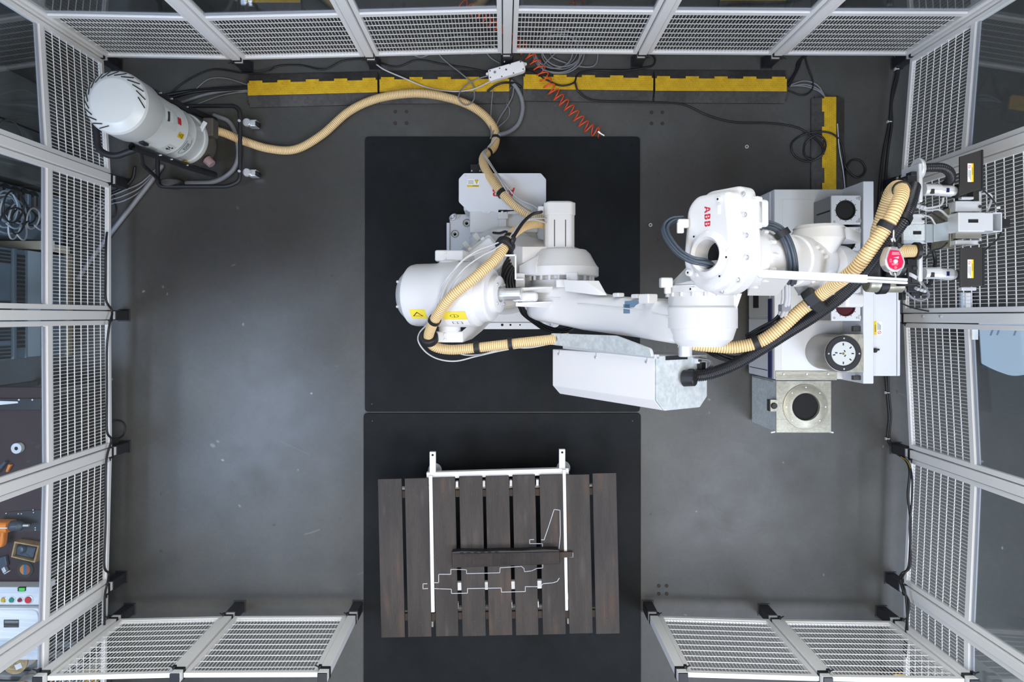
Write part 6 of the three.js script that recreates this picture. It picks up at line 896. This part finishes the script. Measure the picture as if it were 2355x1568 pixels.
// ---------------------------------------------------------------- sanding tool on the wrist
{
  const h = 1.62, t = thing('sanding_tool', 'double headed sanding tool with silver spindles and black guards on the robot wrist', 'robot tool', P(2100, 580, 1.5));
  const pb = (x0, x1, y0, y1, hh, tk, r) => pbox(x0, x1, y0, y1, hh, tk, r);
  part(t, 'tool_changer', [cyl(P(1990, 612, 1.53), P(2030, 612, 1.58), 0.085, 0.085, 36), cyl(P(2030, 612, 1.58), P(2078, 610, 1.6), 0.075, 0.07, 36)], M.black);
  part(t, 'changer_flange', [cyl(P(1992, 650, 1.50), P(2020, 652, 1.50), 0.05, 0.05, 28), cyl(P(2036, 655, 1.50), P(2074, 655, 1.50), 0.042, 0.042, 28)], M.steel); part(t, 'changer_seal', cyl(P(2016, 655, 1.50), P(2038, 656, 1.50), 0.052, 0.048, 28), M.black);
  part(t, 'changer_plate', [pb(2060, 2080, 545, 620, 1.56, 0.12, 0.006)], M.darkSteel);
  for (const [y, hh, w] of [[436, 1.66, 0], [628, 1.62, 1]]) {
    const a = P(w ? 2084 : 2076, y - 4, hh), sp = part(t, 'spindle', [cyl(P(2124, y, hh), P(2160, y, hh), 0.031, 0.031, 32, 0.04), cyl(P(2150, y + 1, hh), P(2188, y + 3, hh), 0.029, 0.031, 32, 0.05), cyl(P(2187, y + 3, hh), P(2200, y + 4, hh), 0.028, 0.022, 32)], M.alu);
    part(sp, 'collar', cyl(P(2196, y + 4, hh), P(2212, y + 5, hh), w ? 0.026 : 0.036, w ? 0.022 : 0.03, 32), M.black);
    part(sp, 'flat', [pb(2142, 2150, y - 2, y + 9, hh + 0.033, 0.012, 0.002)], M.darkSteel); part(sp, 'label', [pb(2178, 2184, y - 4, y + 6, hh + 0.0335, 0.006, 0.001)], M.navy);
    const gr = part(t, 'gripper_block', [pb(2088, 2116, y - 34, y + 28, hh + 0.05, 0.11, 0.006), pb(2078, 2092, y - 26, y - 14, hh + 0.04, 0.04, 0.004), pb(2070, 2090, y - 22, y - 12, hh + 0.06, 0.04, 0.004), pb(2096, 2112, y - 42, y - 32, hh + 0.05, 0.05, 0.004)], M.black);
    part(gr, 'edge', [pb(2098, 2114, y + 10, y + 22, hh + 0.056, 0.02, 0.003), pb(2100, 2116, y - 16, y - 8, hh + 0.056, 0.02, 0.003)], M.darkSteel);
    part(t, 'flange_plate', [pb(2114, 2124, w ? 575 : 374, w ? 648 : 465, hh + 0.07, 0.16, 0.01)], M.alu);
    part(t, 'air_fitting', [0, 1, 2].map((i) => cyl(P(2106 + i * 8, y + 34 + i * 3, hh + 0.01), P(2112 + i * 8, y + 38 + i * 2, hh + 0.03), 0.009, 0.008)), M.clear);
    // black guard plate with sticker
    const gz = w ? [[2209, 570], [2262, 568], [2262, 657], [2209, 661]] : [[2208, 360], [2259, 344], [2259, 433], [2208, 450]];
    const g = part(t, 'guard_plate', [prism(gz, 1.72, 0.012, 0.003)], M.darkSteel); part(g, 'guard_rim', [prism([gz[1].map((v, i) => (i ? v : v - 1)), [gz[1][0] + 3, gz[1][1]], [gz[2][0] + 3, gz[2][1]], [gz[2][0] - 1, gz[2][1]]], 1.724, 0.05, 0.002)], M.black);
    const cy = w ? 618 : 397, o = P(2232, cy, 1.7212); sticker(g, 'warning_label', warnDraw(), 0.095, 0.03, o, v3(0, 0, 1), v3(1, 0, 0), 256, 96);
  }
  part(t, 'ring_mount', [lathe([[0.03, 0], [0.056, 0.0], [0.06, 0.006], [0.056, 0.018], [0.03, 0.018]], P(2107, 390, 1.68), X, 32)], M.alu);
  part(t, 'short_black_hose', hose(pxs([[2124, 386, 1.70], [2145, 385, 1.72], [2168, 386, 1.73], [2184, 396, 1.72], [2186, 412, 1.68], [2172, 428, 1.60], [2160, 436, 1.55]]), 0.024, 0.009, BR, BG, 12, 0.12), std(0xffffff, 0.3, 0, { vertexColors: true }));
  // centre channel, carriage and square tube
  part(t, 'channel_plate', [pb(2078, 2130, 515, 553, 1.60, 0.02, 0.003), pb(2078, 2130, 553, 560, 1.58, 0.08, 0.003)], M.galv); part(t, 'channel_plate', [pb(2130, 2148, 515, 557, 1.61, 0.02, 0.003), prism([[2148, 516], [2183, 509], [2183, 552], [2148, 556]], 1.62, 0.02, 0.003)], std(lin(0.42, 0.49, 0.54), 0.35, 0.4));
  part(t, 'slot', [pb(2100, 2119, 531, 539, 1.6008, 0.001, 0.0004)], M.gap);
  part(t, 'back_plate', [pb(2185, 2196, 478, 568, 1.62, 0.16, 0.003)], M.steel); part(t, 'back_plate_rim', [pb(2196, 2203, 470, 560, 1.63, 0.10, 0.003)], M.darkSteel);
  part(t, 'carriage', [pb(2204, 2266, 488, 533, 1.70, 0.09, 0.006)], M.alu); part(t, 'carriage_slot', [pb(2227, 2250, 504, 512, 1.701, 0.001, 0.0004)], M.gap); part(t, 'carriage_slot', [pb(2230, 2250, 505, 508, 1.7018, 0.001, 0.0004)], M.black);
  part(t, 'carriage_lip', [pb(2198, 2258, 534, 548, 1.66, 0.03, 0.003)], std(lin(0.30, 0.29, 0.25), 0.4, 0.4));
  for (const [a, b, c] of [[462, 486, 1], [552, 562, 0]]) { part(t, 'slide_block', [pb(2198, 2257, a, b, 1.66, 0.06, 0.004)], M.alu); const p = P(2253, (a + b) / 2 + 1, 1.661); part(t, 'slide_screw', cyl(p, p.clone().setY(1.668), 0.008), M.darkSteel); }
  part(t, 'slide_rail', [pb(2238, 2252, 436, 470, 1.60, 0.06, 0.003), pb(2210, 2224, 440, 468, 1.60, 0.05, 0.003)], M.darkSteel); part(t, 'slide_rail', [pb(2252, 2258, 440, 556, 1.60, 0.06, 0.003)], M.alu);
  { const q = (x0, x1) => { const a = P(x0, 488, 1.70), b = P(x1, 533, 1.70), tk = 0.006, yb = 1.60; return [bb(a.x, b.x, 1.694, 1.70, a.z, b.z, 0.002), bb(a.x, b.x, yb, yb + tk, a.z, b.z, 0.002), bb(a.x, b.x, yb, 1.70, a.z, a.z + tk, 0.002), bb(a.x, b.x, yb, 1.70, b.z - tk, b.z, 0.002)]; }; part(t, 'square_tube', q(2264, 2284), M.alu); part(t, 'square_tube_end', [...(() => { const a = P(2284, 488, 1.70), b = P(2305, 533, 1.70), tk = 0.006; return [bb(a.x, b.x, 1.60, 1.606, a.z, b.z, 0.002), bb(a.x, b.x, 1.60, 1.70, a.z, a.z + tk, 0.002), bb(a.x, b.x, 1.60, 1.70, b.z - tk, b.z, 0.002), bb(b.x - tk, b.x, 1.60, 1.70, a.z, b.z, 0.002)]; })()], M.alu); }
  part(t, 'tube_inside', [pb(2285, 2304, 489, 532, 1.615, 0.008, 0.001)], std(lin(0.16, 0.25, 0.28), 0.5)); part(t, 'end_stop', [pb(2306, 2324, 503, 523, 1.64, 0.05, 0.004)], M.black);
  part(t, 'guard_mount', [pb(2212, 2240, 452, 458, 1.68, 0.03, 0.003), pb(2212, 2246, 660, 668, 1.66, 0.03, 0.003)], M.alu);
  part(t, 'side_plate', [pb(2078, 2127, 492, 514, 1.61, 0.02, 0.003)], M.alu); { const p = P(2123, 504, 1.612); part(t, 'plate_screw', cyl(p, p.clone().setY(1.618), 0.007), M.darkSteel); } part(t, 'side_plate', [pb(2100, 2125, 567, 582, 1.61, 0.02, 0.003)], M.alu);
  part(t, 'lower_clutter', [pb(2088, 2112, 655, 672, 1.50, 0.06, 0.006), pb(2096, 2122, 662, 680, 1.46, 0.05, 0.006), pb(2075, 2084, 650, 690, 1.40, 0.04, 0.004)], M.black);
  const wire = (l, r, m, n) => part(t, n, tube(pxs(l), r), m);
  wire([[2108, 470, 1.66], [2128, 478, 1.66], [2150, 476, 1.66], [2166, 470, 1.66], [2169, 456, 1.66]], 0.006, M.clear, 'clear_air_line'); wire([[2110, 476, 1.66], [2135, 484, 1.65], [2160, 482, 1.64], [2182, 500, 1.62]], 0.006, M.clear, 'clear_air_line'); wire([[2125, 495, 1.64], [2140, 500, 1.62], [2150, 515, 1.62]], 0.005, M.clear, 'clear_air_line');
  wire([[2260, 445, 1.62], [2276, 446, 1.62], [2281, 458, 1.62], [2270, 486, 1.62]], 0.006, M.clear, 'clear_air_line');
  wire([[2083, 628, 1.60], [2105, 636, 1.64], [2118, 648, 1.62], [2130, 665, 1.56], [2136, 680, 1.5], [2122, 690, 1.48], [2100, 686, 1.46], [2084, 670, 1.48], [2078, 655, 1.5]], 0.007, M.greyCable, 'grey_air_line'); for (let i = 0; i < 4; i++) wire([[2080, 624 + i * 2, 1.64], [2098, 630 + i * 2, 1.68], [2112, 640 + i * 2, 1.66], [2120, 652 + i, 1.6]], 0.004, M.paleCable, 'silver_wire');
  wire([[2259, 435, 1.72], [2280, 455, 1.68], [2296, 478, 1.66], [2304, 500, 1.66], [2303, 530, 1.66], [2295, 548, 1.66], [2280, 562, 1.68], [2265, 576, 1.7]], 0.004, M.cable, 'sensor_wire'); wire([[2130, 470, 1.6], [2145, 490, 1.58], [2172, 508, 1.6]], 0.004, M.cable, 'sensor_wire'); wire([[2126, 600, 1.6], [2140, 578, 1.6], [2165, 570, 1.6], [2178, 558, 1.6]], 0.004, M.cable, 'sensor_wire');
  wire([[2138, 562, 1.45], [2148, 585, 1.42], [2150, 610, 1.42], [2140, 650, 1.42], [2128, 658, 1.42]], 0.010, M.cable, 'black_air_line');
  { const p = P(2294, 478, 1.66); part(t, 'wire_tie', at(rbox(0.02, 0.012, 0.012, 0.002), p.x, 1.663, p.z), M.paleCable); }
}
{ // spring balancer hanging between beam and hose
  const h = 2.17, t = thing('spring_balancer', 'silver spring balancer with a red printed face hanging by the hoses', 'balancer', P(2059, 600, h - 0.05));
  const body = [[2045, 567], [2056, 564], [2066, 567], [2076, 586], [2081, 603], [2078, 615], [2068, 624], [2056, 626], [2044, 621], [2036, 608], [2035, 597], [2038, 584]];
  part(t, 'housing', [prism(rounded(body, 4), h, 0.05, 0.008)], M.chrome); part(t, 'side_rim', prism(rounded(body.map(([x, y]) => [x + 1.5, y + 0.5]), 4), h - 0.02, 0.04, 0.004), M.alu);
  const face = rounded([[2047, 574], [2068, 576], [2078, 601], [2074, 615], [2060, 621], [2045, 614], [2040, 598]], 4);
  const fg = prism(face, h + 0.0015, 0.002, 0.0005);
  { const p = fg.attributes.position, u = fg.attributes.uv, a = P(2041, 576, h), b = P(2078, 621, h); for (let i = 0; i < p.count; i++) u.setXY(i, (p.getX(i) - a.x) / (b.x - a.x), 1 - (p.getZ(i) - a.z) / (b.z - a.z)); }
  part(t, 'printed_face', fg, std(0xffffff, 0.4, 0, { map: canvasTex(256, 300, (c, w, hh) => { c.fillStyle = '#d21846'; c.fillRect(0, 0, w, hh); c.fillStyle = '#f3b8c6'; for (const [y, a, l] of [[26, 70, 110], [42, 66, 120], [58, 64, 128], [200, 60, 110], [216, 66, 96]]) c.fillRect(a, y, l, 7); c.beginPath(); c.moveTo(84, 108); c.lineTo(140, 98); c.lineTo(180, 88); c.lineTo(176, 124); c.lineTo(140, 118); c.closePath(); c.fill(); c.strokeStyle = '#f3b8c6'; c.lineWidth = 5; c.beginPath(); c.arc(128, 262, 18, 0, 7); c.moveTo(118, 262); c.lineTo(138, 262); c.stroke(); c.strokeRect(38, 132, 24, 44); }) }), 'red printed face');
  { const p = P(2059, 601, h + 0.001); part(t, 'centre_hub', cyl(p, p.clone().setY(h + 0.008), 0.010, 0.009, 20), M.alu); }
  part(t, 'base_plate', prism(rounded([[2043, 618], [2076, 619], [2070, 631], [2066, 634], [2053, 634], [2049, 632]], 2), h - 0.012, 0.006, 0.002), M.chrome); { const p = P(2058, 627, h - 0.011); part(t, 'eyelet', cyl(p, p.clone().setY(h - 0.009), 0.007), M.gap); }
  part(t, 'cord_guide', [cyl(P(2050, 566, h - 0.01), P(2054, 556, h - 0.01), 0.02, 0.014), cyl(P(2070, 568, h - 0.02), P(2062, 560, h - 0.02), 0.016, 0.012)], M.black);
  part(t, 'hook', [tube(pxs([[2056, 560, h], [2058, 553, h], [2055, 546, h], [2050, 549, h], [2053, 556, h], [2055, 545, h], [2055, 530, h - 0.01]]), 0.004)], M.chrome);
  part(t, 'lower_hook', [tube(pxs([[2058, 628, h], [2060, 636, h + 0.01], [2060, 642, h + 0.02]]), 0.004)], M.chrome);
}
renderer.render(scene, camera);
